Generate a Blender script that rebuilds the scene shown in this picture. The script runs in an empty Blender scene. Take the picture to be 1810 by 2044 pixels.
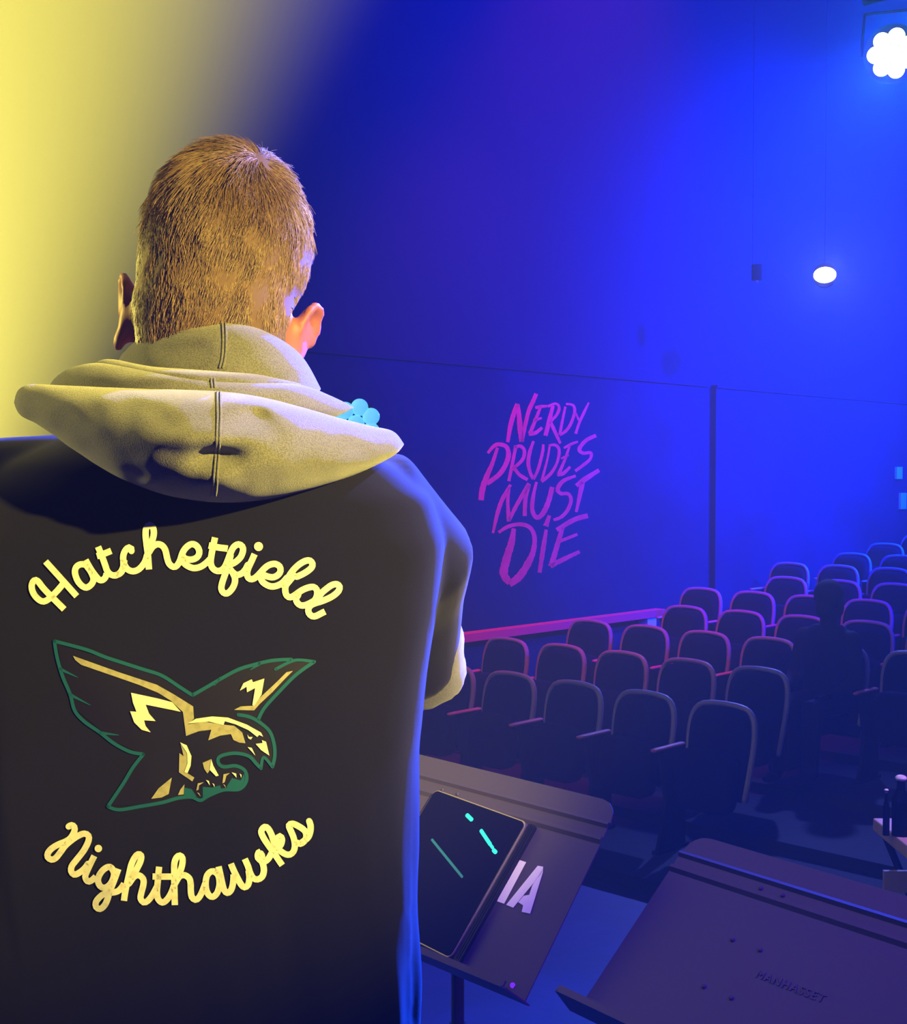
import bpy, bmesh, math, random
from mathutils import Vector, Matrix, noise
from mathutils.bvhtree import BVHTree
from mathutils.geometry import tessellate_polygon

random.seed(7)
S = bpy.context.scene
COL = S.collection
PI = math.pi

# ---------------------------------------------------------------- camera
FPX = 2600.0                      # focal length in pixels of the 1810x2044 frame
CAMZ = 1.45
PITCH = math.radians(1.586)       # looking slightly down
cam_d = bpy.data.cameras.new('camera')
cam_d.sensor_fit = 'VERTICAL'
cam_d.sensor_height = 24.0
cam_d.lens = 24.0 * FPX / 2044.0
cam_d.clip_start = 0.05
cam = bpy.data.objects.new('camera', cam_d)
COL.objects.link(cam)
cam.location = (0, 0, CAMZ)
cam.rotation_euler = (PI / 2 - PITCH, 0, 0)
S.camera = cam
CAMP = Vector((0, 0, CAMZ))


def ray(px, py):
    x = (px - 905) / FPX
    z = -(py - 1022) / FPX
    c, s = math.cos(PITCH), math.sin(PITCH)
    return Vector((x, c + z * s, z * c - s))


def P(px, py, y):
    "point seen at a pixel, at world depth y"
    r = ray(px, py)
    return CAMP + r * (y / r.y)


def hit(px, py, co, no):
    r = ray(px, py)
    t = (co - CAMP).dot(no) / r.dot(no)
    return CAMP + r * t


# ---------------------------------------------------------------- colour management
S.view_settings.view_transform = 'Standard'
S.view_settings.look = 'None'
S.view_settings.gamma = 1.0
S.view_settings.use_curve_mapping = False
S.view_settings.exposure = 0.0
S.cycles.use_denoising = True
try:
    S.cycles.denoiser = 'OPENIMAGEDENOISE'
except Exception:
    pass
S.cycles.use_adaptive_sampling = True
S.cycles.adaptive_threshold = 0.02
S.cycles.max_bounces = 4
S.cycles.diffuse_bounces = 2
S.cycles.glossy_bounces = 2
S.cycles.transmission_bounces = 2
S.cycles.volume_bounces = 0
S.cycles.sample_clamp_indirect = 2.0
S.cycles.caustics_reflective = False
S.cycles.caustics_refractive = False

# ---------------------------------------------------------------- world: dark room filled with thin stage haze
HAZE = 0.008
W = bpy.data.worlds.new('haze_world')
S.world = W
W.use_nodes = True
nt = W.node_tree
nt.nodes.clear()
wo = nt.nodes.new('ShaderNodeOutputWorld')
bg = nt.nodes.new('ShaderNodeBackground')
bg.inputs[0].default_value = (0.0, 0.0, 0.01, 1)
bg.inputs[1].default_value = 1.0
nt.links.new(bg.outputs[0], wo.inputs[0])
vs = nt.nodes.new('ShaderNodeVolumeScatter')
vs.inputs['Color'].default_value = (1, 1, 1, 1)
vs.inputs['Density'].default_value = HAZE
vs.inputs['Anisotropy'].default_value = 0.0
nt.links.new(vs.outputs[0], wo.inputs[1])

# house axes: N runs from the stage up the rake of seats, U along the rows towards the painted wall
N_ = Vector((0.697, 0.717, 0))
U_ = Vector((-0.717, 0.697, 0))


def H(n, w, z=0.0):
    return N_ * n + U_ * w + Vector((0, 0, z))


# ---------------------------------------------------------------- lights
def spot(name, loc, target, color, power, size=60, blend=0.5, radius=0.05):
    d = bpy.data.lights.new(name, 'SPOT')
    d.color = color
    d.energy = power
    d.spot_size = math.radians(size)
    d.spot_blend = blend
    d.shadow_soft_size = radius
    o = bpy.data.objects.new(name, d)
    COL.objects.link(o)
    o.location = loc
    o.rotation_euler = (Vector(target) - Vector(loc)).to_track_quat('-Z', 'Y').to_euler()
    return o


def point(name, loc, color, power, radius=0.1):
    d = bpy.data.lights.new(name, 'POINT')
    d.color = color
    d.energy = power
    d.shadow_soft_size = radius
    o = bpy.data.objects.new(name, d)
    COL.objects.link(o)
    o.location = loc
    return o


PAR_POS = P(1781, 107, 5.0)
LAMP_POS = P(1646, 549, 11.0)
# warm spot high on the right, behind the photographer, on the person's back
spot('warm_spot_light', (1.95, -0.7, 2.22), (-0.20, 1.1, 1.42), (1.0, 0.78, 0.13), 1300, 19, 1.0, 0.03)
# yellow beam rising from the stage floor through the haze left of the person, and an added rim light on head and hood
spot('yellow_floor_light', (-1.65, 3.1, 0.15), (-1.46, 3.0, 2.6), (1.0, 0.86, 0.13), 82000, 56, 1.0, 0.05)
spot('yellow_rim_light', (-2.3, 1.9, 2.2), (-0.38, 1.2, 1.62), (1.0, 0.85, 0.15), 300, 11, 0.8, 0.03)
# blue LED pars, coloured washes, and spots added for single objects
spot('blue_par_light', PAR_POS + Vector((-0.05, -0.15, -0.03)), (0.05, 1.2, 1.10), (0.01, 0.05, 1.0), 15000, 24, 1.0, 0.07)
spot('par_glow_light', PAR_POS + Vector((-0.02, -0.06, -0.01)), (0.6, 0, 1.6), (0.0, 0.16, 1.0), 1500, 120, 0.9, 0.07)
spot('lamp_glow_light', LAMP_POS + Vector((-0.01, -0.05, -0.01)), (1.6, 0, 1.6), (0.16, 0.22, 1.0), 1000, 120, 0.9, 0.07)
spot('lavender_side_light', (1.7, 2.5, 3.1), (-0.12, 1.2, 1.50), (0.40, 0.34, 1.0), 1000, 14, 0.6, 0.05)
spot('blue_wall_light', H(14.0, 2.0, 5.5), H(12.9, 7.3, 2.9), (0.0, 0.055, 1.0), 25000, 72, 1.0, 0.1)
spot('blue_upper_light', H(8.0, -3.0, 5.8), H(11.0, 7.3, 5.2), (0.0, 0.0, 1.0), 28000, 76, 1.0, 0.2)
spot('blue_stage_light', H(2.0, -1.5, 4.4), (0.9, 2.9, 0.0), (0.0, 0.0, 1.0), 1500, 50, 0.8, 0.1)
spot('violet_fill_light', (2.4, -0.2, 3.3), (0.42, 1.90, 0.8), (0.36, 0.0, 1.0), 700, 15, 1.0, 0.05)  # added spot that turns the right stand violet
spot('magenta_house_light', H(6.6, 5.0, 5.8), H(8.3, 7.3, 0.8), (1.0, 0.01, 0.16), 950, 66, 0.8, 0.1)
spot('stand_fill_light', (1.0, -0.9, 2.5), (-0.14, 2.32, 0.93), (1.0, 0.76, 0.22), 2300, 11, 1.0, 0.03)  # added spot for the tan tone and bright letters of the left stand
spot('table_fill_light', (3.3, 3.0, 3.6), (1.75, 4.75, 0.1), (1.0, 0.42, 0.75), 500, 14, 1.0, 0.05)  # added only to brighten the dark folding table

# ---------------------------------------------------------------- helpers
def mesh_obj(name, verts, faces, mat=None, parent=None, smooth=False):
    me = bpy.data.meshes.new(name)
    me.from_pydata([tuple(v) for v in verts], [], faces)
    me.update()
    bm = bmesh.new()
    bm.from_mesh(me)
    bmesh.ops.recalc_face_normals(bm, faces=bm.faces)
    bm.to_mesh(me)
    bm.free()
    if smooth:
        me.polygons.foreach_set('use_smooth', [True] * len(me.polygons))
    o = bpy.data.objects.new(name, me)
    COL.objects.link(o)
    if mat:
        me.materials.append(mat)
    if parent:
        o.parent = parent
    return o


class MB:
    "collects shapes for ONE mesh"

    def __init__(self):
        self.v, self.f = [], []

    def add(self, v, f):
        k = len(self.v)
        self.v += [Vector(p) for p in v]
        self.f += [tuple(i + k for i in q) for q in f]
        return self

    def box(self, c, s, M=None):
        c, s = Vector(c), Vector(s) * 0.5
        v = [c + Vector((x * s.x, y * s.y, z * s.z)) for x in (-1, 1) for y in (-1, 1) for z in (-1, 1)]
        if M:
            v = [M @ p for p in v]
        return self.add(v, [(0, 1, 3, 2), (4, 6, 7, 5), (0, 4, 5, 1), (2, 3, 7, 6), (0, 2, 6, 4), (1, 5, 7, 3)])

    def tube(self, pts, rad, seg=10, cap='flat', closed=False, flat=(1, 1)):
        pts = [Vector(p) for p in pts]
        n = len(pts)
        if not hasattr(rad, '__len__'):
            rad = [rad] * n
        if cap == 'round' and not closed:
            np_, nr = [], []
            d0 = (pts[0] - pts[1]).normalized()
            for a in (88, 66, 44, 22):
                a = math.radians(a)
                np_.append(pts[0] + d0 * rad[0] * math.sin(a)); nr.append(rad[0] * math.cos(a))
            np_ += pts; nr += list(rad)
            d1 = (pts[-1] - pts[-2]).normalized()
            for a in (22, 44, 66, 88):
                a = math.radians(a)
                np_.append(pts[-1] + d1 * rad[-1] * math.sin(a)); nr.append(rad[-1] * math.cos(a))
            pts, rad, n = np_, nr, len(np_)
        k = len(self.v)
        up = None
        for i, p in enumerate(pts):
            if closed:
                t = pts[(i + 1) % n] - pts[i - 1]
            else:
                t = pts[min(i + 1, n - 1)] - pts[max(i - 1, 0)]
            t = t.normalized() if t.length > 1e-9 else Vector((0, 0, 1))
            if up is None:
                up = Vector((0, 0, 1)) if abs(t.z) < 0.9 else Vector((0, 1, 0))
            a = t.cross(up)
            a = a.normalized() if a.length > 1e-6 else t.orthogonal().normalized()
            b = a.cross(t).normalized()
            up = b
            for j in range(seg):
                th = 2 * PI * j / seg
                self.v.append(p + a * math.cos(th) * rad[i] * flat[0] + b * math.sin(th) * rad[i] * flat[1])
        m = n if closed else n - 1
        for i in range(m):
            for j in range(seg):
                a0 = k + i * seg + j
                a1 = k + i * seg + (j + 1) % seg
                b0 = k + ((i + 1) % n) * seg + j
                b1 = k + ((i + 1) % n) * seg + (j + 1) % seg
                self.f.append((a0, b0, b1, a1))
        if not closed:
            self.f.append(tuple(k + j for j in range(seg)))
            self.f.append(tuple(k + (n - 1) * seg + j for j in reversed(range(seg))))
        return self

    def ellipsoid(self, c, r, M=None, nu=24, nv=14):
        k = len(self.v)
        c = Vector(c)
        pts = [Vector((0, 0, r[2]))]
        for i in range(1, nv):
            ph = PI * i / nv
            for j in range(nu):
                th = 2 * PI * j / nu
                pts.append(Vector((r[0] * math.sin(ph) * math.cos(th), r[1] * math.sin(ph) * math.sin(th), r[2] * math.cos(ph))))
        pts.append(Vector((0, 0, -r[2])))
        self.v += [(M @ (c + p)) if M else (c + p) for p in pts]
        for j in range(nu):
            self.f.append((k, k + 1 + j, k + 1 + (j + 1) % nu))
            e = k + 1 + (nv - 2) * nu
            self.f.append((e + j, k + len(pts) - 1, e + (j + 1) % nu))
        for i in range(nv - 2):
            for j in range(nu):
                a = k + 1 + i * nu
                b = a + nu
                self.f.append((a + j, b + j, b + (j + 1) % nu, a + (j + 1) % nu))
        return self

    def rings(self, rs, close=True):
        "loft of equal-length rings"
        k = len(self.v)
        m = len(rs[0])
        for r in rs:
            self.v += [Vector(p) for p in r]
        for i in range(len(rs) - 1):
            for j in range(m):
                self.f.append((k + i * m + j, k + i * m + (j + 1) % m, k + (i + 1) * m + (j + 1) % m, k + (i + 1) * m + j))
        if close:
            self.f.append(tuple(k + j for j in reversed(range(m))))
            self.f.append(tuple(k + (len(rs) - 1) * m + j for j in range(m)))
        return self

    def prism(self, poly, f3, depth):
        "2-D polygon -> 3-D slab; f3 maps (x, y) to a point, depth is a vector"
        a = [Vector(f3(x, y)) for x, y in poly]
        n = len(a)
        k = len(self.v)
        self.v += a + [p + depth for p in a]
        self.f.append(tuple(k + i for i in range(n)))
        self.f.append(tuple(k + n + i for i in reversed(range(n))))
        for i in range(n):
            self.f.append((k + i, k + (i + 1) % n, k + n + (i + 1) % n, k + n + i))
        return self

    def build(self, name, mat=None, parent=None, smooth=False, bevel=0):
        o = mesh_obj(name, self.v, self.f, mat, parent, smooth)
        if bevel:
            m = o.modifiers.new('bevel', 'BEVEL')
            m.width = bevel
            m.segments = 2
            m.limit_method = 'ANGLE'
        return o


def bake(o):
    dg = bpy.context.evaluated_depsgraph_get()
    dg.update()
    me = bpy.data.meshes.new_from_object(o.evaluated_get(dg))
    o.modifiers.clear()
    old = o.data
    o.data = me
    bpy.data.meshes.remove(old)
    me.polygons.foreach_set('use_smooth', [True] * len(me.polygons))
    return o


def remesh(o, voxel, smooth_it=6, fac=0.5):
    m = o.modifiers.new('remesh', 'REMESH')
    m.mode = 'VOXEL'
    m.voxel_size = voxel
    s = o.modifiers.new('smooth', 'SMOOTH')
    s.iterations = smooth_it
    s.factor = fac
    return bake(o)


def tag(o, label=None, cat=None, group=None, kind=None):
    if label: o['label'] = label
    if cat: o['category'] = cat
    if group: o['group'] = group
    if kind: o['kind'] = kind
    return o


def empty(name, loc=(0, 0, 0), rz=0.0):
    o = bpy.data.objects.new(name, None)
    COL.objects.link(o)
    o.empty_display_size = 0.1
    o.location = loc
    o.rotation_euler = (0, 0, rz)
    return o


def adopt(child, parent):
    "parent without moving (parent has only location / rotation)"
    child.parent = parent
    child.matrix_parent_inverse = (Matrix.Translation(parent.location) @ parent.rotation_euler.to_matrix().to_4x4()).inverted()
    return child


def smooth_line(pts, step, closed=False):
    "Catmull-Rom through 2-D points, resampled"
    P_ = [Vector(p) for p in pts]
    n = len(P_)
    out = []
    segs = n if closed else n - 1
    for i in range(segs):
        if closed:
            p0, p1, p2, p3 = P_[i - 1], P_[i], P_[(i + 1) % n], P_[(i + 2) % n]
        else:
            p0, p1, p2, p3 = P_[max(i - 1, 0)], P_[i], P_[i + 1], P_[min(i + 2, n - 1)]
        L = (p2 - p1).length
        m = max(1, int(L / step + 0.5))
        for k in range(m):
            t = k / m
            out.append(0.5 * ((2 * p1) + (p2 - p0) * t + (2 * p0 - 5 * p1 + 4 * p2 - p3) * t * t + (3 * p1 - p0 - 3 * p2 + p3) * t ** 3))
    if not closed:
        out.append(P_[-1])
    return out


# ---------------------------------------------------------------- materials
def mat(name, color, rough=0.6, metal=0.0, spec=0.5, sheen=0.0, bump=None, vary=None, emit=None, strength=0, sss=0):
    m = bpy.data.materials.new(name)
    m.use_nodes = True
    t = m.node_tree
    b = t.nodes['Principled BSDF']
    b.inputs['Base Color'].default_value = (*color, 1)
    b.inputs['Roughness'].default_value = rough
    b.inputs['Metallic'].default_value = metal
    b.inputs['Specular IOR Level'].default_value = spec
    if sheen:
        b.inputs['Sheen Weight'].default_value = sheen
        b.inputs['Sheen Roughness'].default_value = 0.5
    if sss:
        b.inputs['Subsurface Weight'].default_value = sss
        b.inputs['Subsurface Radius'].default_value = (0.012, 0.004, 0.002)
        b.inputs['Subsurface Scale'].default_value = 1.0
    tc = t.nodes.new('ShaderNodeTexCoord')
    if vary:                      # (scale, second colour, contrast low, contrast high)
        n = t.nodes.new('ShaderNodeTexNoise')
        n.inputs['Scale'].default_value = vary[0]
        n.inputs['Detail'].default_value = 4
        t.links.new(tc.outputs['Object'], n.inputs['Vector'])
        r = t.nodes.new('ShaderNodeMapRange')
        r.inputs[1].default_value = vary[2]
        r.inputs[2].default_value = vary[3]
        t.links.new(n.outputs['Fac'], r.inputs[0])
        x = t.nodes.new('ShaderNodeMix')
        x.data_type = 'RGBA'
        x.inputs[6].default_value = (*color, 1)
        x.inputs[7].default_value = (*vary[1], 1)
        t.links.new(r.outputs[0], x.inputs[0])
        t.links.new(x.outputs[2], b.inputs['Base Color'])
    if bump:                      # (scale, strength, distance)
        n = t.nodes.new('ShaderNodeTexNoise')
        n.inputs['Scale'].default_value = bump[0]
        n.inputs['Detail'].default_value = 3
        t.links.new(tc.outputs['Object'], n.inputs['Vector'])
        bb = t.nodes.new('ShaderNodeBump')
        bb.inputs['Strength'].default_value = bump[1]
        bb.inputs['Distance'].default_value = bump[2]
        t.links.new(n.outputs['Fac'], bb.inputs['Height'])
        t.links.new(bb.outputs[0], b.inputs['Normal'])
    if emit:
        b.inputs['Emission Color'].default_value = (*emit, 1)
        b.inputs['Emission Strength'].default_value = strength
    return m


M = {}
M['wall'] = mat('wall_paint', (0.003, 0.009, 0.07), 0.85, spec=0.1, bump=(6, 0.2, 0.01))
M['panel'] = mat('panel_paint', (0.003, 0.012, 0.085), 0.8, spec=0.05, vary=(1.5, (0.003, 0.010, 0.065), 0.35, 0.7))
M['black'] = mat('matt_black', (0.012, 0.012, 0.016), 0.8, spec=0.2)
M['curtain'] = mat('black_velour', (0.012, 0.012, 0.03), 0.95, spec=0.05, sheen=0.1)
M['floor'] = mat('house_floor', (0.02, 0.02, 0.03), 0.8, bump=(20, 0.2, 0.01))
M['stage'] = mat('stage_floor', (0.012, 0.012, 0.13), 0.6, bump=(12, 0.15, 0.01), vary=(3, (0.01, 0.01, 0.09), 0.4, 0.65))
M['pink'] = mat('pink_paint', (0.95, 0.06, 0.14), 0.7, spec=0.2, vary=(7, (0.85, 0.03, 0.11), 0.4, 0.65))
M['rail'] = mat('pink_rail_paint', (0.95, 0.03, 0.15), 0.6)
M['seat_cloth'] = mat('seat_cloth', (0.006, 0.006, 0.045), 0.95, spec=0.1, bump=(300, 0.3, 0.002))
M['seat_rim'] = mat('seat_rim_plastic', (0.42, 0.34, 0.52), 0.5)
M['arm_wood'] = mat('armrest_wood', (0.75, 0.20, 0.30), 0.5)
M['grey'] = mat('grey_fleece', (0.165, 0.158, 0.155), 0.95, spec=0.1, sheen=0.35, bump=(900, 0.6, 0.0012), vary=(900, (0.10, 0.096, 0.095), 0.42, 0.62))
M['tee'] = mat('black_cotton', (0.008, 0.0078, 0.010), 0.95, spec=0.05, sheen=0.10, bump=(1200, 0.35, 0.0006))
M['print'] = mat('cream_print', (0.80, 0.78, 0.62), 0.7, spec=0.2, vary=(160, (0.62, 0.58, 0.42), 0.5, 0.75))
M['print_tan'] = mat('tan_print', (0.36, 0.33, 0.22), 0.7, spec=0.2, vary=(200, (0.27, 0.25, 0.17), 0.45, 0.7))
M['print_teal'] = mat('teal_print', (0.008, 0.09, 0.15), 0.7, spec=0.2)
M['print_black'] = mat('black_print', (0.008, 0.007, 0.008), 0.6, spec=0.3)
M['skin'] = mat('skin', (0.34, 0.10, 0.11), 0.55, sss=0.12, bump=(200, 0.1, 0.001))
M['hair'] = mat('brown_hair', (0.27, 0.16, 0.095), 0.42, spec=0.6)
M['scalp'] = mat('scalp', (0.13, 0.07, 0.045), 0.8)
M['jeans'] = mat('dark_trousers', (0.02, 0.022, 0.035), 0.9, bump=(500, 0.3, 0.001))
M['shoe'] = mat('black_shoe', (0.015, 0.015, 0.015), 0.5)
M['sole'] = mat('shoe_sole', (0.5, 0.5, 0.48), 0.7)
M['stand'] = mat('black_stand_enamel', (0.055, 0.045, 0.055), 0.45, spec=0.22, bump=(500, 0.05, 0.001))
M['steel'] = mat('steel', (0.4, 0.4, 0.42), 0.35, metal=1.0)
M['glass'] = mat('dark_glass', (0.002, 0.002, 0.004), 0.25, spec=0.03)
M['case'] = mat('phone_case', (0.005, 0.005, 0.007), 0.5, spec=0.15)
M['alu'] = mat('aluminium_edge', (0.5, 0.42, 0.38), 0.3, metal=0.9)
M['white_letter'] = mat('white_stencil', (0.8, 0.78, 0.62), 0.6)
M['lens'] = mat('lit_lens', (0.8, 0.9, 1.0), 0.3, emit=(0.75, 0.9, 1.0), strength=6)
M['lens_gap'] = mat('lens_bezel', (0.3, 0.6, 0.6), 0.3, emit=(0.35, 0.95, 0.9), strength=0.9)
M['lamp'] = mat('lit_lamp', (1, 1, 1), 0.3, emit=(1.0, 0.98, 0.85), strength=12)
M['cyan'] = mat('cyan_lens', (0.2, 0.6, 1.0), 0.3, emit=(0.10, 0.45, 1.0), strength=1.1)
M['green'] = mat('green_reflection_glow', (0, 0.5, 0.3), 0.4, emit=(0.02, 0.85, 0.45), strength=1.0)  # green reflection in the tablet glass, painted as a glowing colour
M['green_dim'] = mat('dim_reflection_glow', (0, 0.1, 0.1), 0.4, emit=(0.0, 0.10, 0.10), strength=0.6)  # fainter reflection in the glass, also painted as glow
M['pale'] = mat('pale_laminate', (0.45, 0.34, 0.36), 0.6)
M['white'] = mat('white_plastic', (0.8, 0.75, 0.8), 0.5)

# ---------------------------------------------------------------- the room
WALL_W = 7.36          # painted wall, distance from the camera along U
FLOOR_Z = -0.71        # house floor at the first row
NR0, NSTEP, RISE = 6.3, 0.93, 0.067


def hbox(name, n0, n1, w0, w1, z0, z1, m, kind='structure'):
    v = [H(n, w, z) for n in (n0, n1) for w in (w0, w1) for z in (z0, z1)]
    o = mesh_obj(name, v, [(0, 1, 3, 2), (4, 6, 7, 5), (0, 4, 5, 1), (2, 3, 7, 6), (0, 2, 6, 4), (1, 5, 7, 3)], m)
    if kind:
        o['kind'] = kind
    return o


N0, N1, W0, W1, ZC = -4.0, 17.5, -7.0, WALL_W, 9.0
STAGE_N = 3.6
# stepped house floor
fv, ff = [], []
prof = [(STAGE_N, FLOOR_Z - 0.067 * 1)]
for k in range(0, 12):
    nf = NR0 + NSTEP * (k - 1) - 0.62
    zf = FLOOR_Z + RISE * (k - 1)
    prof += [(nf, prof[-1][1]), (nf, zf)]
prof.append((N1, prof[-1][1]))
for n, z in prof:
    fv += [H(n, W0, z), H(n, W1, z)]
for i in range(len(prof) - 1):
    ff.append((2 * i, 2 * i + 1, 2 * i + 3, 2 * i + 2))
tag(mesh_obj('floor', fv, ff, M['floor']), kind='structure')
hbox('trim_1', N0, STAGE_N, W0, W1, FLOOR_Z - 0.1, 0.0, M['stage'])          # the stage platform
hbox('ceiling', N0, N1, W0, W1, ZC, ZC + 0.1, M['wall'])
hbox('wall_left', N0, N1 + 0.1, W1, W1 + 0.12, FLOOR_Z - 0.1, ZC, M['wall'])
hbox('wall_right', N0, N1, W0 - 0.1, W0, FLOOR_Z - 0.1, ZC, M['wall'])
hbox('wall_back', N1, N1 + 0.1, W0, W1, FLOOR_Z - 0.1, ZC, M['wall'])
hbox('wall_front', N0 - 0.1, N0, W0, W1, FLOOR_Z - 0.1, ZC, M['wall'])

# lower wall panels, standing proud of the wall, with a dark joint between them
PANEL_TOP = 2.34
PW = WALL_W - 0.06


def n_at(px, w=PW):
    "house n of a point on the plane w seen at pixel column px"
    a = (px - 905) / FPX
    Z = w / (U_.y + U_.x * a)
    return N_.x * a * Z + N_.y * Z


nj0, nj1 = n_at(1411), n_at(1428)
for i, (a, b) in enumerate(((n_at(560), nj0), (nj1, N1))):
    pn = hbox('wall_panel', a, b, PW, WALL_W, FLOOR_Z - 0.08, PANEL_TOP, M['panel'], kind=None)
    cp = hbox('panel_cap', a, b, PW - 0.015, WALL_W, PANEL_TOP, PANEL_TOP + 0.03, M['wall'], kind=None)
    cp.parent = pn
    tag(pn, ('blue-lit wall panel carrying the pink hand-painted slogan', 'blank blue-lit wall panel behind the upper seat rows, right of the dark joint')[i], 'wall panel')

# ---- slogan painted on the panel
SLOGAN = [
    [(385, 570, 30), (410, 420, 42), (440, 310, 42), (475, 215, 36)], [(475, 215, 34), (490, 330, 46), (500, 450, 48), (515, 565, 44)],
    [(515, 565, 34), (550, 400, 34), (580, 280, 34), (620, 190, 38), (650, 120, 34)],
    [(750, 235, 24), (690, 240, 30), (640, 252, 26)], [(690, 240, 24), (640, 370, 30), (590, 490, 34)], [(625, 370, 24), (700, 345, 20)],
    [(580, 495, 34), (640, 485, 36), (705, 435, 26)],
    [(805, 230, 28), (770, 370, 40), (735, 510, 36)], [(755, 240, 22), (830, 212, 24), (862, 250, 26), (840, 315, 26), (785, 375, 24)],
    [(780, 380, 30), (820, 470, 34), (872, 582, 24)],
    [(920, 240, 20), (890, 380, 22), (868, 500, 26)], [(925, 215, 20), (990, 228, 24), (1005, 290, 26), (970, 400, 26), (920, 470, 26), (865, 505, 22)],
    [(1010, 290, 16), (1045, 370, 22)], [(1137, 203, 14), (1085, 310, 26), (1045, 400, 22), (1015, 492, 26)],
    [(200, 672, 22), (250, 612, 30), (300, 590, 38), (370, 612, 40), (392, 690, 44), (360, 790, 42), (300, 875, 42), (190, 955, 40)],
    [(290, 620, 26), (245, 760, 34), (185, 900, 46), (150, 1010, 52), (138, 1108, 48)],
    [(462, 600, 30), (430, 760, 30), (395, 932, 26)], [(450, 622, 28), (500, 605, 32), (538, 650, 32), (520, 735, 30), (425, 822, 28)],
    [(440, 800, 30), (490, 870, 34), (568, 918, 34)],
    [(625, 560, 22), (590, 660, 32), (575, 760, 34), (592, 850, 32), (622, 912, 30)], [(715, 590, 22), (710, 650, 26), (690, 740, 26), (660, 840, 26), (622, 915, 24)],
    [(775, 600, 18), (750, 740, 18), (700, 925, 24)], [(765, 600, 18), (830, 598, 28), (862, 650, 28), (842, 760, 22), (785, 860, 28), (698, 935, 30)],
    [(1035, 565, 20), (980, 585, 24), (905, 625, 20)], [(960, 600, 20), (920, 720, 22), (860, 860, 30)], [(880, 722, 18), (950, 690, 16)],
    [(845, 872, 32), (900, 860, 34), (965, 798, 22)],
    [(1203, 508, 32), (1110, 555, 34), (1048, 635, 34), (1085, 672, 30), (1155, 668, 28), (1150, 725, 26), (1090, 780, 28), (1010, 838, 26)],
    [(248, 1412, 20), (290, 1230, 36), (340, 1090, 36), (412, 965, 24)], [(398, 985, 24), (385, 1120, 30), (395, 1305, 36)],
    [(395, 1300, 30), (470, 1150, 34), (585, 955, 40)], [(580, 965, 38), (550, 1090, 36), (542, 1255, 36)],
    [(652, 938, 22), (620, 1080, 34), (612, 1200, 40), (650, 1268, 42), (705, 1240, 44), (760, 1130, 44), (798, 985, 40)],
    [(1015, 882, 24), (900, 930, 36), (848, 1005, 38), (875, 1045, 34), (945, 1050, 32), (972, 1110, 30), (940, 1200, 32), (880, 1265, 32), (808, 1292, 26)],
    [(1020, 975, 34), (1100, 915, 48), (1232, 830, 34)], [(1078, 940, 46), (1050, 1080, 36), (1020, 1218, 22)],
    [(300, 1408, 24), (390, 1352, 34), (500, 1332, 36), (590, 1362, 38), (632, 1450, 40), (622, 1580, 46), (570, 1700, 60), (490, 1820, 70), (400, 1885, 60)],
    [(442, 1370, 36), (420, 1500, 60), (375, 1650, 72), (348, 1790, 76), (405, 1875, 60)],
    [(772, 1250, 30), (738, 1350, 46)], [(742, 1380, 28), (715, 1550, 44), (680, 1780, 34)],
    [(1127, 1252, 44), (1000, 1290, 46), (838, 1385, 36)], [(895, 1360, 38), (840, 1540, 44), (788, 1722, 52)], [(860, 1492, 30), (1030, 1425, 26)],
    [(780, 1722, 40), (870, 1672, 44), (1052, 1585, 30)],
]
mb = MB()
SP = H(0, PW, 0)
SNO = -U_
for st in SLOGAN:
    pts = smooth_line([(a, b) for a, b, c in st], 14)
    n = len(pts)
    m_ = len(st)
    # widths along the stroke
    cum = [0]
    for i in range(m_ - 1):
        cum.append(cum[-1] + math.hypot(st[i + 1][0] - st[i][0], st[i + 1][1] - st[i][1]))
    acc = 0
    L = [0]
    for i in range(n - 1):
        L.append(L[-1] + (pts[i + 1] - pts[i]).length)
    left, right = [], []
    for i, p in enumerate(pts):
        s = L[i] / L[-1] * cum[-1]
        j = 0
        while j < m_ - 2 and s > cum[j + 1]:
            j += 1
        t = min(1, max(0, (s - cum[j]) / max(1e-6, cum[j + 1] - cum[j])))
        wd = st[j][2] * (1 - t) + st[j + 1][2] * t
        wd *= 0.5 * (1 + 0.18 * noise.noise(Vector((p.x * 0.05, p.y * 0.05, 3))))
        tg = (pts[min(i + 1, n - 1)] - pts[max(i - 1, 0)]).normalized()
        q = Vector((-tg.y, tg.x))
        left.append(p + q * wd)
        right.append(p - q * wd)
    ring = left + right[::-1]
    k = len(mb.v)
    for e in (0.004, 0.0005):
        for p in ring:
            mb.v.append(hit(930 + p.x / 4.647, 760 + p.y / 4.647, SP, U_) - U_ * e)
    m2 = len(ring)
    for i in range(n - 1):
        for o_ in (0, m2):
            mb.f.append((k + o_ + i, k + o_ + i + 1, k + o_ + m2 - 2 - i, k + o_ + m2 - 1 - i))
    for i in range(m2):
        mb.f.append((k + i, k + (i + 1) % m2, k + m2 + (i + 1) % m2, k + m2 + i))
slogan = mb.build('painted_slogan', M['pink'])
panel0 = [o for o in COL.objects if o.name == 'wall_panel'][0]
slogan.parent = panel0
slogan['label'] = 'pink hand-brushed slogan reading NERDY PRUDES MUST DIE'

# ---- pink ledge rail along the wall, with its end bracket
zr = hit(1130, 1249, H(0, PW - 0.12, 0), U_).z
na, nb = n_at(600, PW - 0.12), n_at(1330, PW - 0.12)
rail = hbox('wall_rail', na, nb, PW - 0.12, PW, zr - 0.03, zr + 0.035, M['rail'], kind=None)
tag(rail, 'long narrow bright pink ledge rail on the wall below the slogan', 'rail')
bk = hbox('bracket', nb - 0.28, nb - 0.14, PW - 0.11, PW, zr - 0.16, zr - 0.03, M['white'], kind=None)
bk.parent = rail


# ---------------------------------------------------------------- theatre seats
BACKH = 0.86


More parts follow.
